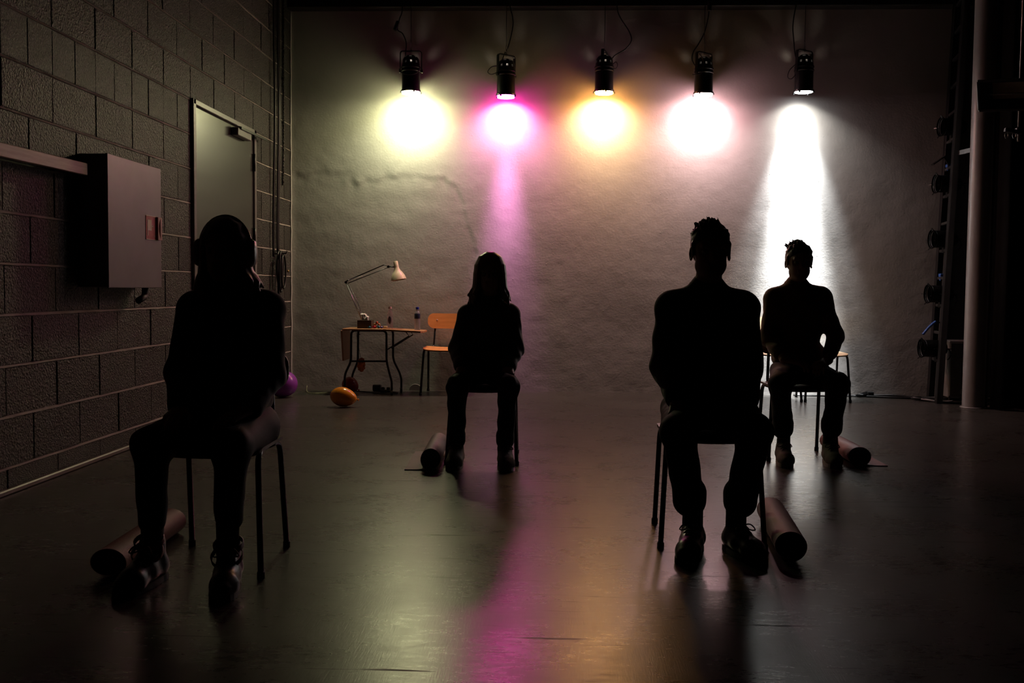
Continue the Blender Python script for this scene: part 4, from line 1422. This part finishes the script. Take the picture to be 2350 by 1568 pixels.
for Y, pts in fr.items():
    bm = NB()
    tube(bm, round_path([tp(x, Y, z) for x, z in pts], 0.045, 5), 0.011, 10)
    obj('leg_frame', bm, M_BLACKMETAL, tb, True)
    for x in (pts[0][0], pts[-1][0]):
        bm = NB()
        lathe(bm, [(0, -0.010), (0.022, -0.010), (0.022, 0.010), (0, 0.010)], 16, tp(x, Y - 0.012, 0.022), (1, 0.3, 0))
        bx(bm, tp(x, Y, 0.040), (0.018, 0.018, 0.016), 0.002)
        obj('castor', bm, M_RUBBER, tb)
bm = NB(); tube(bm, [tp(-1.972, 9.52, 0.318), tp(-1.634, 9.52, 0.321)], 0.009, 8)
obj('stretcher', bm, M_BLACKMETAL, tb, True)
for Y in (9.53, 9.79):
    bm = NB(); tube(bm, [tp(-1.632, Y, 0.43), tp(-1.420, Y, 0.565), tp(-1.450, Y, 0.602)], 0.006, 6)
    obj('leaf_brace', bm, M_BLACKMETAL, tb, True)
bm = NB(); tube(bm, [tp(-1.895, 9.50, 0.615), tp(-1.895, 9.50, 0.575)], 0.005, 6); bar(bm, tp(-1.908, 9.50, 0.574), tp(-1.880, 9.50, 0.574), 0.006, 0.006)
obj('clamp_screw', bm, M_DARKSTEEL, tb)

ZT = 0.631
# wooden box with tissues
bxw = thing('tissue_box', 'dark wooden box with white tissue sticking out on the folding table', 'box', (-1.855, 9.62, ZT))
bm = NB()
for c, s in (((0, -0.062, 0.039), (0.135, 0.008, 0.078)), ((0, 0.062, 0.039), (0.135, 0.008, 0.078)), ((-0.0635, 0, 0.039), (0.008, 0.116, 0.078)), ((0.0635, 0, 0.039), (0.008, 0.116, 0.078)), ((0, 0, 0.005), (0.12, 0.116, 0.010))):
    bx(bm, c, s, 0.001)
obj('box', bm, M_BOXWOOD, bxw)
bm = NB()
tr = random.Random(3)
lathe(bm, [(0.036, 0.012), (0.030, 0.05), (0.026, 0.078), (0.034, 0.098), (0.020, 0.118), (0.024, 0.135), (0.0, 0.128)], 14, (0.005, 0, 0))
for v in bm.verts:
    if v.co.z > 0.07: v.co += Vector((tr.uniform(-1, 1) * 0.012 - (v.co.z - 0.07) * 0.35, tr.uniform(-1, 1) * 0.010, tr.uniform(-1, 1) * 0.014))
obj('tissue', bm, mat('tissue_white', (0.75, 0.72, 0.68), 0.8), bxw)

# anglepoise lamp
al = thing('desk_lamp', 'cream spring-arm desk lamp clamped to the folding table', 'desk lamp', (-1.905, 9.745, ZT))
LX, LY = -1.905, 9.745
def lp(x, z, dy=0.0): return (x - LX, dy, z - ZT)
bm = NB(); bx(bm, (0, 0, 0.012), (0.05, 0.05, 0.024), 0.004); lathe(bm, [(0, 0.02), (0.014, 0.02), (0.012, 0.055), (0, 0.055)], 12)
obj('clamp', bm, M_DARKSTEEL, al)
for dy in (-0.012, 0.012):
    bm = NB(); tube(bm, [lp(-1.905, 0.685, dy), lp(-2.070, 1.062, dy)], 0.0048, 7)
    obj('lower_arm', bm, M_STEEL, al, True)
    bm = NB(); tube(bm, [lp(-2.070, 1.080, dy), lp(-1.700, 1.243, dy), lp(-1.652, 1.226, dy)], 0.0048, 7)
    obj('upper_arm', bm, M_DARKSTEEL, al, True)
bm = NB(); tube(bm, [lp(-2.050, 1.062), lp(-1.652, 1.222)], 0.0045, 7)
obj('upper_arm', bm, M_DARKSTEEL, al, True)
bm = NB(); tube(bm, [lp(-1.885, 0.685), lp(-1.95, 0.86), lp(-2.052, 1.060)], 0.0045, 7)
obj('lower_arm', bm, M_STEEL, al, True)
for a, b in (((-1.893, 0.70), (-1.950, 0.825)), ((-2.045, 1.086), (-1.905, 1.132))):
    bm = NB()
    n = 70
    ax_ = Vector(lp(*a, -0.014)); bx_ = Vector(lp(*b, -0.014)); dd = (bx_ - ax_); nn = dd.normalized().orthogonal(); mm = dd.normalized().cross(nn)
    tube(bm, [ax_ + dd * (k / n) + 0.006 * (nn * math.cos(k * 1.6) + mm * math.sin(k * 1.6)) for k in range(n + 1)], 0.0016, 5)
    obj('spring', bm, M_STEEL, al, True)
for p in ((-2.070, 1.070), (-1.655, 1.225)):
    bm = NB(); lathe(bm, [(0, -0.018), (0.013, -0.018), (0.013, 0.018), (0, 0.018)], 12, lp(*p), (0, 1, 0)); obj('joint', bm, M_DARKSTEEL, al)
bm = NB()
axis = Vector((-0.19, -0.10, 1.0)).normalized() * -1
pc = lp(-1.588, 1.278)
lathe(bm, [(0.0, 0.0), (0.018, 0.0), (0.022, 0.006), (0.023, 0.055), (0.026, 0.075), (0.030, 0.082), (0.032, 0.092), (0.050, 0.115), (0.066, 0.145), (0.074, 0.172), (0.076, 0.184), (0.073, 0.184), (0.063, 0.147), (0.046, 0.118), (0.026, 0.095), (0.0, 0.09)], 28, pc, (0.19, -0.06, -1.0))
auto_smooth(obj('lamp_shade', bm, mat('cream_enamel', (0.68, 0.55, 0.42), 0.28, var=0.06), al), 40)
bm = NB(); tube(bm, [lp(-1.655, 1.226), lp(-1.60, 1.222)], 0.006, 6)
obj('shade_arm', bm, M_DARKSTEEL, al, True)

# bottles
M_PET = mat('bottle_plastic', (0.62, 0.55, 0.60), 0.12, trans=0.7, var=0.02, alpha=0.55)
M_PETB = mat('bottle_water', (0.50, 0.50, 0.58), 0.15, trans=0.55, var=0.02, alpha=0.7)
bt = thing('water_bottle', 'clear plastic bottle with pale cap and dark oval label on the folding table', 'bottle', (-1.632, 9.70, ZT))
bm = NB(); lathe(bm, [(0, 0), (0.026, 0), (0.031, 0.006), (0.031, 0.05), (0.028, 0.075), (0.031, 0.10), (0.030, 0.125), (0.020, 0.160), (0.0125, 0.178), (0.0125, 0.188)], 20)
obj('body', bm, M_PET, bt, True)
bm = NB(); lathe(bm, [(0.0, 0.186), (0.0165, 0.186), (0.0165, 0.206), (0.0, 0.208)], 16)
obj('cap', bm, mat('cap_pink_light', (0.62, 0.50, 0.50), 0.4), bt)  # near-white cap, some of the pink lamp light put into its colour
bm = NB()
sphere(bm, (0.002, -0.0300, 0.078), (0.017, 0.004, 0.038), 12, 9); obj('label', bm, mat('label_dark', (0.06, 0.05, 0.08), 0.4), bt, True)
bt = thing('water_bottle', 'water bottle with blue cap and dark blue label on the raised table leaf', 'bottle', (-1.366, 9.70, 0.6142))
bm = NB(); lathe(bm, [(0, 0), (0.024, 0), (0.028, 0.006), (0.0285, 0.11), (0.028, 0.155), (0.020, 0.180), (0.0125, 0.190), (0.0125, 0.202)], 20)
obj('body', bm, M_PETB, bt, True)
bm = NB(); lathe(bm, [(0.0, 0.200), (0.0155, 0.200), (0.0155, 0.222), (0.0, 0.224)], 16)
obj('cap', bm, mat('cap_blue', (0.015, 0.03, 0.45), 0.35), bt)
bm = NB(); lathe(bm, [(0.0290, 0.110), (0.0292, 0.111), (0.0292, 0.158), (0.0288, 0.159)], 20); obj('label', bm, mat('label_navy', (0.02, 0.03, 0.07), 0.4), bt, True)

# wrapped sweets and bits on the table
cols = [((0.55, 0.14, 0.05), 'orange'), ((0.45, 0.02, 0.04), 'red'), ((0.02, 0.10, 0.16), 'teal'), ((0.60, 0.30, 0.16), 'copper'), ((0.05, 0.02, 0.12), 'violet')]
R0 = 0.014
spots = [(-1.765, 9.595, 0, R0, 1, 0), (-1.723, 9.592, 0, R0, 2, 0), (-1.765, 9.632, 0, R0, 0, 0), (-1.723, 9.629, 0, R0, 0, 0),
         (-1.723, 9.6105, 0.0210, R0, 3, 1), (-1.765, 9.6135, 0.0210, R0, 3, 1), (-1.744, 9.612, 0.0390, R0, 0, 1), (-1.688, 9.560, 0, 0.011, 4, 0), (-1.800, 9.535, 0, 0.012, 2, 0)]
WH = ['beside the tissue box', 'at the front of the heap', 'behind the heap', 'at the end of the heap', 'on top of the heap', 'on the heap against the tissue box', 'on top of the heap', 'lying apart by the bottle', 'in front of the tissue box']
for (x, y, up_, rr, c, turn), w in zip(spots, WH):
    t_ = thing('wrapped_sweet', 'small %s foil-wrapped sweet %s' % (cols[c][1], w), 'sweet', (x, y, ZT + up_), PI / 2 * turn, 'sweets on the folding table')
    bm = NB(); sphere(bm, (0, 0, rr), (rr * 1.05, rr, rr * 1.0), 10, 7)
    for v in bm.verts: v.co += Vector((random.uniform(-1, 1), random.uniform(-1, 1), random.uniform(-1, 1))) * rr * 0.04
    m_ = mat('foil_' + cols[c][1], cols[c][0], 0.25, 0.5)
    obj('sweet', bm, m_, t_)
    for q in (-1, 1):
        bm = NB(); lathe(bm, [(rr * 0.25, 0), (rr * 0.6, rr * 0.42)], 8, (q * rr * 0.95, 0, rr), (q, 0.1, 0.1))
        obj('wrapper_twist', bm, m_, t_)
wb = thing('wooden_block', 'small pale wooden block beside the pale-capped bottle', 'block', (-1.664, 9.622, ZT))
bm = NB(); bx(bm, (0, 0, 0.011), (0.036, 0.03, 0.022), 0.002); obj('block', bm, M_PALEWOOD, wb)
bm = NB(); bar(bm, (-0.016, -0.030, 0.004), (0.056, -0.036, 0.003), 0.008, 0.008); obj('stick', bm, M_PALEWOOD, wb)

# orange bag of sweets hanging from the table
bg = thing('candy_bag', 'crumpled orange foil bag hanging under the folding table', 'bag', (-1.892, 9.60, 0.215))
bm = NB(); bmesh.ops.create_icosphere(bm, subdivisions=3, radius=1.0, matrix=Matrix.Translation((0, 0, 0.065)) @ Matrix.Diagonal((0.038, 0.026, 0.068, 1)))
for v in bm.verts:
    n_ = math.sin(v.co.x * 170 + v.co.z * 90) + math.sin(v.co.z * 210 - v.co.y * 150)
    v.co.x += 0.005 * n_; v.co.z += 0.004 * math.sin(v.co.x * 260)
obj('bag', bm, mat('bag_foil', (0.60, 0.16, 0.025), 0.22, 0.4, var=0.4, scale=40), bg)
bm = NB(); tube(bm, [(-0.005, 0.0, 0.125), (-0.028, 0.0, 0.25), (-0.055, 0.0, 0.400)], 0.002, 5)
obj('string', bm, M_DARKSTEEL, bg)

# balloons
def balloon(label, c, r, col, name, tail):
    t = thing('balloon', label, 'balloon', (c[0], c[1], 0))
    m_ = mat('balloon_' + name, col, 0.22, var=0.03)
    d = Vector(tail).normalized()
    bm = NB()
    z = d
    prof = []
    for k in range(17):
        a = PI * k / 16
        q = -math.cos(a)
        prof.append((r[1] * math.sin(a) * (1 - 0.12 * max(0, q)), r[0] * q * (1 + 0.10 * max(0, q))))
    lathe(bm, prof, 28, (0, 0, c[2]), z)
    obj('skin', bm, m_, t, True)
    p = Vector((0, 0, c[2])) + z * r[0] * 1.08
    bm = NB(); lathe(bm, [(0.004, -0.002), (0.005, 0.008), (0.011, 0.020), (0.009, 0.021), (0.0, 0.010)], 12, p, z)
    obj('knot', bm, m_, t, True)
balloon('orange oval balloon lying on the floor before the table', (-1.837, 8.52, 0.086), (0.112, 0.084), (0.75, 0.28, 0.015), 'orange', (1, -0.1, -0.16))
balloon('purple round balloon beside the block wall', (-2.530, 9.20, 0.121), (0.122, 0.120), (0.28, 0.06, 0.42), 'purple', (-0.5, -0.2, -0.6))
balloon('dark red balloon under the folding table', (-2.018, 9.68, 0.078), (0.080, 0.076), (0.30, 0.02, 0.012), 'red', (0.8, 0.1, -0.5))

# loose string, plugs and mains lead on the floor
st_ = thing('balloon_string', 'pale loose string lying by the wall behind the orange balloon', 'string', (-2.25, 9.5, 0))
bm = NB(); tube(bm, smooth_path([(-0.22, 0.30, 0.05), (-0.17, 0.12, 0.006), (-0.05, 0.02, 0.004), (0.08, 0.0, 0.004), (0.16, 0.10, 0.004), (0.06, 0.14, 0.004), (-0.08, 0.04, 0.004)], 6), 0.0035, 6)
obj('string', bm, mat('string_pale', (0.36, 0.33, 0.22), 0.7), st_, True)
pl = thing('power_adapter', 'black power adapter on the floor under the folding table', 'adapter', (-1.785, 9.86, 0))
bm = NB(); bx(bm, (0, 0, 0.033), (0.085, 0.06, 0.066), 0.012, seg=2); obj('body', bm, M_RUBBER, pl)
bm = NB(); tube(bm, smooth_path([(0.03, -0.02, 0.02), (0.08, -0.10, 0.008), (0.16, -0.14, 0.008), (0.24, -0.22, 0.008), (0.12, -0.30, 0.008), (0.02, -0.24, 0.008), (-0.2, -0.1, 0.008)], 6), 0.006, 6); obj('lead', bm, M_CABLE, pl, True)
sp = thing('power_strip', 'small black socket strip beside the table castor', 'power strip', (-1.665, 9.66, 0))
bm = NB(); bx(bm, (0, 0, 0.018), (0.10, 0.05, 0.036), 0.006); obj('housing', bm, M_RUBBER, sp)
for q in (-1, 1):
    bm = NB(); bx(bm, (q * 0.026, 0, 0.047), (0.034, 0.034, 0.026), 0.005); obj('plug', bm, M_RUBBER, sp)
pn = thing('wall_vent', 'small dark rounded plate leaning at the wall foot by the orange chair', 'plate', (-1.42, 9.975, 0))
bm = NB(); lathe(bm, [(0, -0.008), (0.062, -0.008), (0.066, 0.0), (0.062, 0.008), (0, 0.008)], 24, (0, 0, 0.0), (0, 1, 0))
bmesh.ops.bisect_plane(bm, geom=bm.verts[:] + bm.edges[:] + bm.faces[:], plane_co=(0, 0, 0.002), plane_no=(0, 0, -1), clear_outer=True)
obj('plate', bm, M_FRAME, pn)

# ------------------------------------------------------------------ right side: lighting ladder, cans, speaker, column, curtain, floodlight
ld_ = thing('lighting_ladder', 'tall black ladder frame carrying a column of side lamps', 'ladder', (3.58, 9.65, 0))
def lx(z): return 0.030 * z
for y, x0 in ((0.20, 0.0), (-0.20, -0.068)):
    bm = NB(); bar(bm, (x0, y, 0.0), (x0 + 0.036 * 4.35, y, 4.35), 0.055, 0.06, up=(0, 1, 0), bevel=0.004)
    obj('rail', bm, M_BLACKMETAL, ld_)
for k in range(16):
    z = 0.39 + 0.2562 * k
    bm = NB(); bar(bm, (0.036 * z, 0.20, z), (-0.068 + 0.036 * z, -0.20, z), 0.030, 0.026, bevel=0.003)
    obj('rung', bm, M_DARKSTEEL, ld_)
for a, b in (((0.030, -0.20, 2.29), (0.105, -0.42, 2.30)), ((0.085, -0.20, 3.9), (0.115, -0.42, 3.9))):
    bm = NB(); bar(bm, a, b, 0.03, 0.04)
    obj('column_bracket', bm, M_BLACKMETAL, ld_)
POS = ['topmost', 'second from the top', 'middle one', 'second from the bottom', 'lowest']
for k, (x, z) in enumerate(((3.523, 2.563), (3.492, 2.036), (3.472, 1.522), (3.451, 1.010), (3.407, 0.498))):
    t = thing('side_lamp', 'unlit black can lamp on the lighting ladder, %s of five' % POS[k], 'stage lamp', (x, 9.65, z), 0, 'unlit lamps on the lighting ladder')
    ax_ = Vector((-1, -0.04, 0.0)).normalized()
    bk = -ax_
    bm = NB(); R = 0.080
    lathe(bm, [(R + 0.008, 0.0), (R + 0.010, 0.006), (R + 0.008, 0.014), (R, 0.018), (R, 0.155), (R - 0.004, 0.162), (R - 0.006, 0.195), (0.05, 0.232), (0.0, 0.240)], 26, (0, 0, 0), bk)
    bmesh.ops.solidify(bm, geom=bm.faces[:], thickness=0.002)
    cn_ = auto_smooth(obj('can', bm, M_BLACKMETAL, t), 30)
    bm = NB(); lathe(bm, [(0.0, 0.125), (0.04, 0.118), (0.070, 0.106), (0.077, 0.104)], 24, (0, 0, 0), bk)
    obj('lens', bm, mat('lamp_lens', (0.25, 0.25, 0.25), 0.15, 0.2), cn_, True)
    bm = NB(); tube(bm, [Vector(bk) * 0.03 + 0.078 * (math.cos(a) * Vector((0, 0, 1)) + math.sin(a) * bk.cross(Vector((0, 0, 1))).normalized()) for a in np.linspace(0, 2 * PI, 29)[:-1]], 0.004, 6, closed=True)
    obj('lens_ring', bm, M_DARKSTEEL, cn_, True)
    sd = bk.cross(Vector((0, 0, 1))).normalized()
    for a in (0.35, PI / 2 + 0.2, PI + 0.3, -PI / 2):
        bm = NB(); dr_ = math.cos(a) * Vector((0, 0, 1)) + math.sin(a) * sd
        bar(bm, dr_ * 0.082 + bk * 0.004, dr_ * 0.106 + ax_ * 0.012, 0.014, 0.006)
        obj('frame_clip', bm, M_BLACKMETAL, t)
    bm = NB()
    for q in (-1, 1):
        bar(bm, sd * q * 0.086 + bk * 0.09, sd * q * 0.086 + bk * 0.245, 0.022, 0.008)
    bar(bm, sd * -0.090 + bk * 0.245, sd * 0.090 + bk * 0.245, 0.006, 0.022, up=bk)
    obj('yoke', bm, M_BLACKMETAL, t)
    rz_ = 0.39 + 0.2562 * math.floor((z - 0.39) / 0.2562)
    rx_ = 3.58 - 0.034 + 0.036 * rz_ - x
    bm = NB(); bar(bm, (rx_, 0.0, rz_ - z - 0.020), (rx_, 0.0, -0.076), 0.045, 0.034); obj('clamp', bm, M_DARKSTEEL, t)
    bm = NB(); tube(bm, smooth_path([bk * 0.235, bk * 0.265 + Vector((0, -0.02, -0.02)), bk * 0.262 + Vector((0, -0.045, -0.07)), bk * 0.235 + Vector((0, -0.05, -0.105))], 5), 0.006, 6)
    obj('lead', bm, M_CABLE, t, True)
M_BLUETAPE = mat('blue_tape', (0.03, 0.10, 0.36), 0.5)
for nm, lbl, c, s, rt in (('tape_tag', 'blue tape tag on a ladder rung above the second side lamp', (3.637, 9.72, 2.2105), (0.045, 0.05, 0.03), 0.0), ('tape_tag', 'blue tape tag on a ladder rung above the lower side lamps', (3.600, 9.72, 1.1860), (0.035, 0.05, 0.03), 0.0)):
    bm = NB(); bx(bm, (0, 0, 0), s, 0.004)
    for k in range(4): pass
    tube(bm, [(-0.01, -0.02, -0.01), (-0.02, -0.03, -0.05)], 0.006, 6)
    tag(obj(nm, bm, M_BLUETAPE, loc=c), lbl, 'tape')
lc = thing('coiled_lead', 'blue-taped lead curling out over the lowest side lamp', 'cable', (3.56, 9.55, 0.655))
bm = NB(); tube(bm, smooth_path([(0.0, 0.0, 0.0), (-0.01, -0.02, 0.07), (-0.07, -0.03, 0.10), (-0.13, -0.04, 0.05)], 6), 0.006, 6); obj('lead', bm, M_CABLE, lc, True)
bm = NB(); tube(bm, smooth_path([(-0.07, -0.03, 0.10), (-0.13, -0.04, 0.05), (-0.19, -0.05, -0.02)], 6), 0.012, 7); obj('tape', bm, M_BLUETAPE, lc, True)
bd_ = thing('gel_flap', 'dark metal flap sticking out above the second side lamp', 'flap', (3.513, 9.65, 2.25))
bm = NB(); bar(bm, (-0.050, 0, -0.037), (0.055, 0, 0.038), 0.06, 0.012); obj('flap', bm, M_BLACKMETAL, bd_)
bm = NB(); bar(bm, (0.050, 0, 0.036), (0.112, 0.0, -0.056), 0.02, 0.012); obj('arm', bm, M_BLACKMETAL, bd_)

sk = thing('loudspeaker', 'dark grey loudspeaker box standing behind the round column', 'loudspeaker', (3.805, 9.82, 0))
bm = NB(); bx(bm, (0, 0, 0.30), (0.24, 0.26, 0.54), 0.008); obj('cabinet', bm, mat('speaker_paint', (0.14, 0.13, 0.12), 0.6, bump=0.2), sk)
bm = NB(); bx(bm, (0, -0.131, 0.30), (0.215, 0.010, 0.505), 0.003); obj('grille', bm, mat('speaker_cloth', (0.10, 0.088, 0.075), 0.9, bump=0.6, bscale=400), sk)
bm = NB(); tube(bm, smooth_path([(-0.118, -0.138, 0.46), (-0.05, -0.142, 0.415), (0.04, -0.142, 0.425), (0.10, -0.14, 0.47)], 6), 0.004, 6); obj('hanging_lead', bm, M_DARKSTEEL, sk, True)
bm = NB(); bx(bm, (0.03, -0.137, 0.09), (0.075, 0.006, 0.045), 0.002); obj('badge', bm, mat('badge_grey', (0.16, 0.15, 0.14), 0.4), sk)
for q in (-1, 1):
    for w in (-1, 1):
        bm = NB(); lathe(bm, [(0, 0), (0.014, 0), (0.014, 0.032), (0, 0.032)], 10, (q * 0.09, w * 0.10, 0.0))
        obj('foot', bm, M_RUBBER, sk)

cl = thing('round_column', 'round grey painted steel column with a flat strip along it', 'column', (3.705, 9.15, 0))
bm = NB(); lathe(bm, [(0, 0), (0.094, 0), (0.094, 4.5), (0, 4.5)], 40); auto_smooth(obj('shaft', bm, M_COLUMN, cl), 40)
bm = NB(); lathe(bm, [(0.094, 0.0), (0.112, 0.0), (0.110, 0.008), (0.095, 0.010)], 32); obj('base_ring', bm, M_COLUMN, cl, True)
bm = NB(); bx(bm, (0.105, 0.03, 2.25), (0.045, 0.06, 4.49), 0.004); obj('cable_duct', bm, M_COLUMN, cl)

cu = thing('stage_curtain', 'heavy black stage curtain beside the round column', 'curtain', (4.9, 8.98, 0))
bm = NB()
n = 150
for off in (0.0, 0.012):
    pass
fr_, bk_ = [], []
for k in range(n + 1):
    x = -1.10 + 2.6 * k / n
    y = 0.05 * math.sin(x * 26) + 0.02 * math.sin(x * 57 + 1)
    fr_.append([bm.verts.new((x, y + 0.01 * math.sin(z * 2 + x * 5), z)) for z in (0.01, 1.5, 3.0, 4.5)])
    bk_.append([bm.verts.new((x, y + 0.012 + 0.01 * math.sin(z * 2 + x * 5), z)) for z in (0.01, 1.5, 3.0, 4.5)])
for k in range(n):
    for j in range(3):
        bm.faces.new((fr_[k][j], fr_[k + 1][j], fr_[k + 1][j + 1], fr_[k][j + 1]))
        bm.faces.new((bk_[k][j], bk_[k][j + 1], bk_[k + 1][j + 1], bk_[k + 1][j]))
    bm.faces.new((fr_[k][0], bk_[k][0], bk_[k + 1][0], fr_[k + 1][0])); bm.faces.new((fr_[k][3], fr_[k + 1][3], bk_[k + 1][3], bk_[k][3]))
for e in (0, n):
    for j in range(3): bm.faces.new((fr_[e][j], fr_[e][j + 1], bk_[e][j + 1], bk_[e][j]))
obj('cloth', bm, M_DRAPE, cu, True)

fl = thing('floodlight', 'unlit black trough floodlight clamped to a drop pipe before the curtain', 'floodlight', (3.20, 7.52, 2.47))
RT = Matrix.Rotation(-0.8, 3, 'Z') @ Matrix.Rotation(0.10, 3, 'Y') @ Matrix.Rotation(0.40, 3, 'X')
def ft(p): return RT @ Vector(p)
bm = NB()
o_ = [(-0.155, -0.07, -0.10), (0.20, -0.07, -0.10), (0.20, -0.07, 0.10), (-0.155, -0.07, 0.10)]
i_ = [(-0.125, 0.10, -0.055), (0.17, 0.10, -0.055), (0.17, 0.10, 0.055), (-0.125, 0.10, 0.055)]
A = [bm.verts.new(ft(p)) for p in o_]; B_ = [bm.verts.new(ft(p)) for p in i_]
bm.faces.new(B_)
for k in range(4): bm.faces.new((A[k], A[(k + 1) % 4], B_[(k + 1) % 4], B_[k]))
bmesh.ops.solidify(bm, geom=bm.faces[:], thickness=-0.008)
hs_ = obj('housing', bm, M_BLACKMETAL, fl)
bm = NB()
for c, s in (((0.0225, -0.072, 0.108), (0.37, 0.012, 0.018)), ((0.0225, -0.072, -0.108), (0.37, 0.012, 0.018)), ((-0.160, -0.072, 0), (0.018, 0.012, 0.21)), ((0.205, -0.072, 0), (0.018, 0.012, 0.21))):
    bx(bm, ft(c), s, 0.002, RT)
obj('rim', bm, M_BLACKMETAL, hs_)
bm = NB(); bx(bm, ft((0.0225, 0.06, 0.0)), (0.28, 0.004, 0.12), 0, RT); obj('reflector', bm, mat('reflector_alu', (0.55, 0.47, 0.36), 0.5, 0.3, var=0.2), hs_)
bm = NB(); tube(bm, [ft((-0.11, 0.0, -0.01)), ft((0.16, 0.0, -0.01))], 0.007, 8); obj('tube_lamp', bm, mat('halogen_tube', (0.5, 0.48, 0.45), 0.2), hs_, True)
for k in range(4):
    bm = NB(); bx(bm, ft((-0.09 + 0.08 * k, -0.02, 0.098)), (0.03, 0.03, 0.022), 0.003, RT); obj('fin', bm, M_BLACKMETAL, hs_)
bm = NB(); tube(bm, [(0.118, 0.03, -0.345), (0.118, 0.03, 2.03)], 0.011, 10); obj('drop_pipe', bm, mat('pipe_pale', (0.32, 0.27, 0.27), 0.4, 0.4), fl, True)
bm = NB(); bx(bm, (0.07, 0.03, -0.27), (0.11, 0.035, 0.028), 0.004, Matrix.Rotation(0.2, 3, 'Y')); bx(bm, (0.118, 0.03, -0.27), (0.045, 0.045, 0.05), 0.006); obj('clamp', bm, M_DARKSTEEL, fl)
for x in (0.03, 0.085):
    bm = NB(); tube(bm, [(x + 0.012 * math.cos(a), 0.03, -0.302 + 0.022 * math.sin(a)) for a in np.linspace(0, 2 * PI, 15)[:-1]], 0.003, 5, closed=True); obj('ring', bm, M_STEEL, fl, True)

# cables on the floor at the right
rg_ = random.Random(5)
CL = ['black cable along the wall foot towards the lighting ladder', 'thick black cable looping before the lighting ladder', 'grey cable tangled at the ladder foot', 'dark cable running past the loudspeaker', 'thin black cable by the pale chairs']
runs = [[(2.62, 9.93), (2.85, 9.95), (3.05, 9.88), (3.3, 9.80), (3.6, 9.80), (3.85, 9.75)], [(3.05, 9.95), (3.25, 9.86), (3.45, 9.78), (3.6, 9.70), (3.5, 9.62), (3.36, 9.68), (3.5, 9.80)],
        [(3.40, 9.72), (3.46, 9.60), (3.56, 9.56), (3.60, 9.64), (3.50, 9.70), (3.42, 9.62), (3.55, 9.52), (3.66, 9.50)], [(3.35, 9.86), (3.5, 9.55), (3.62, 9.45), (3.78, 9.42), (3.95, 9.40)], [(2.30, 9.95), (2.6, 9.90), (2.8, 9.93), (2.95, 9.91)]]
for k, (r_p, l_) in enumerate(zip(runs, CL)):
    bm = NB(); rr = (0.010, 0.013, 0.007, 0.009, 0.007)[k]
    x0, y0 = r_p[0]
    tube(bm, smooth_path([(x - x0, y - y0, rr + 0.012 * (j % 2) * (1 if k in (1, 2) else 0) + 0.001) for j, (x, y) in enumerate(r_p)], 7), rr, 7)
    tag(obj('floor_cable', bm, M_CABLE if k != 2 else mat('grey_cable', (0.16, 0.14, 0.14), 0.5), smooth=True, loc=(x0, y0, 0)), l_, 'cable', 'cables on the floor by the wall')
sb = thing('stage_box', 'small black connector box with plugs at the wall foot', 'connector box', (2.98, 9.92, 0))
bm = NB(); bx(bm, (0.05, 0, 0.028), (0.06, 0.06, 0.056), 0.006); obj('housing', bm, M_RUBBER, sb)
for q in range(3):
    bm = NB(); tube(bm, [(0.02, -0.01 + 0.01 * q, 0.03 + 0.008 * q), (-0.05 - 0.02 * q, -0.03, 0.018)], 0.011, 8); obj('plug', bm, M_BLACKMETAL, sb, True)
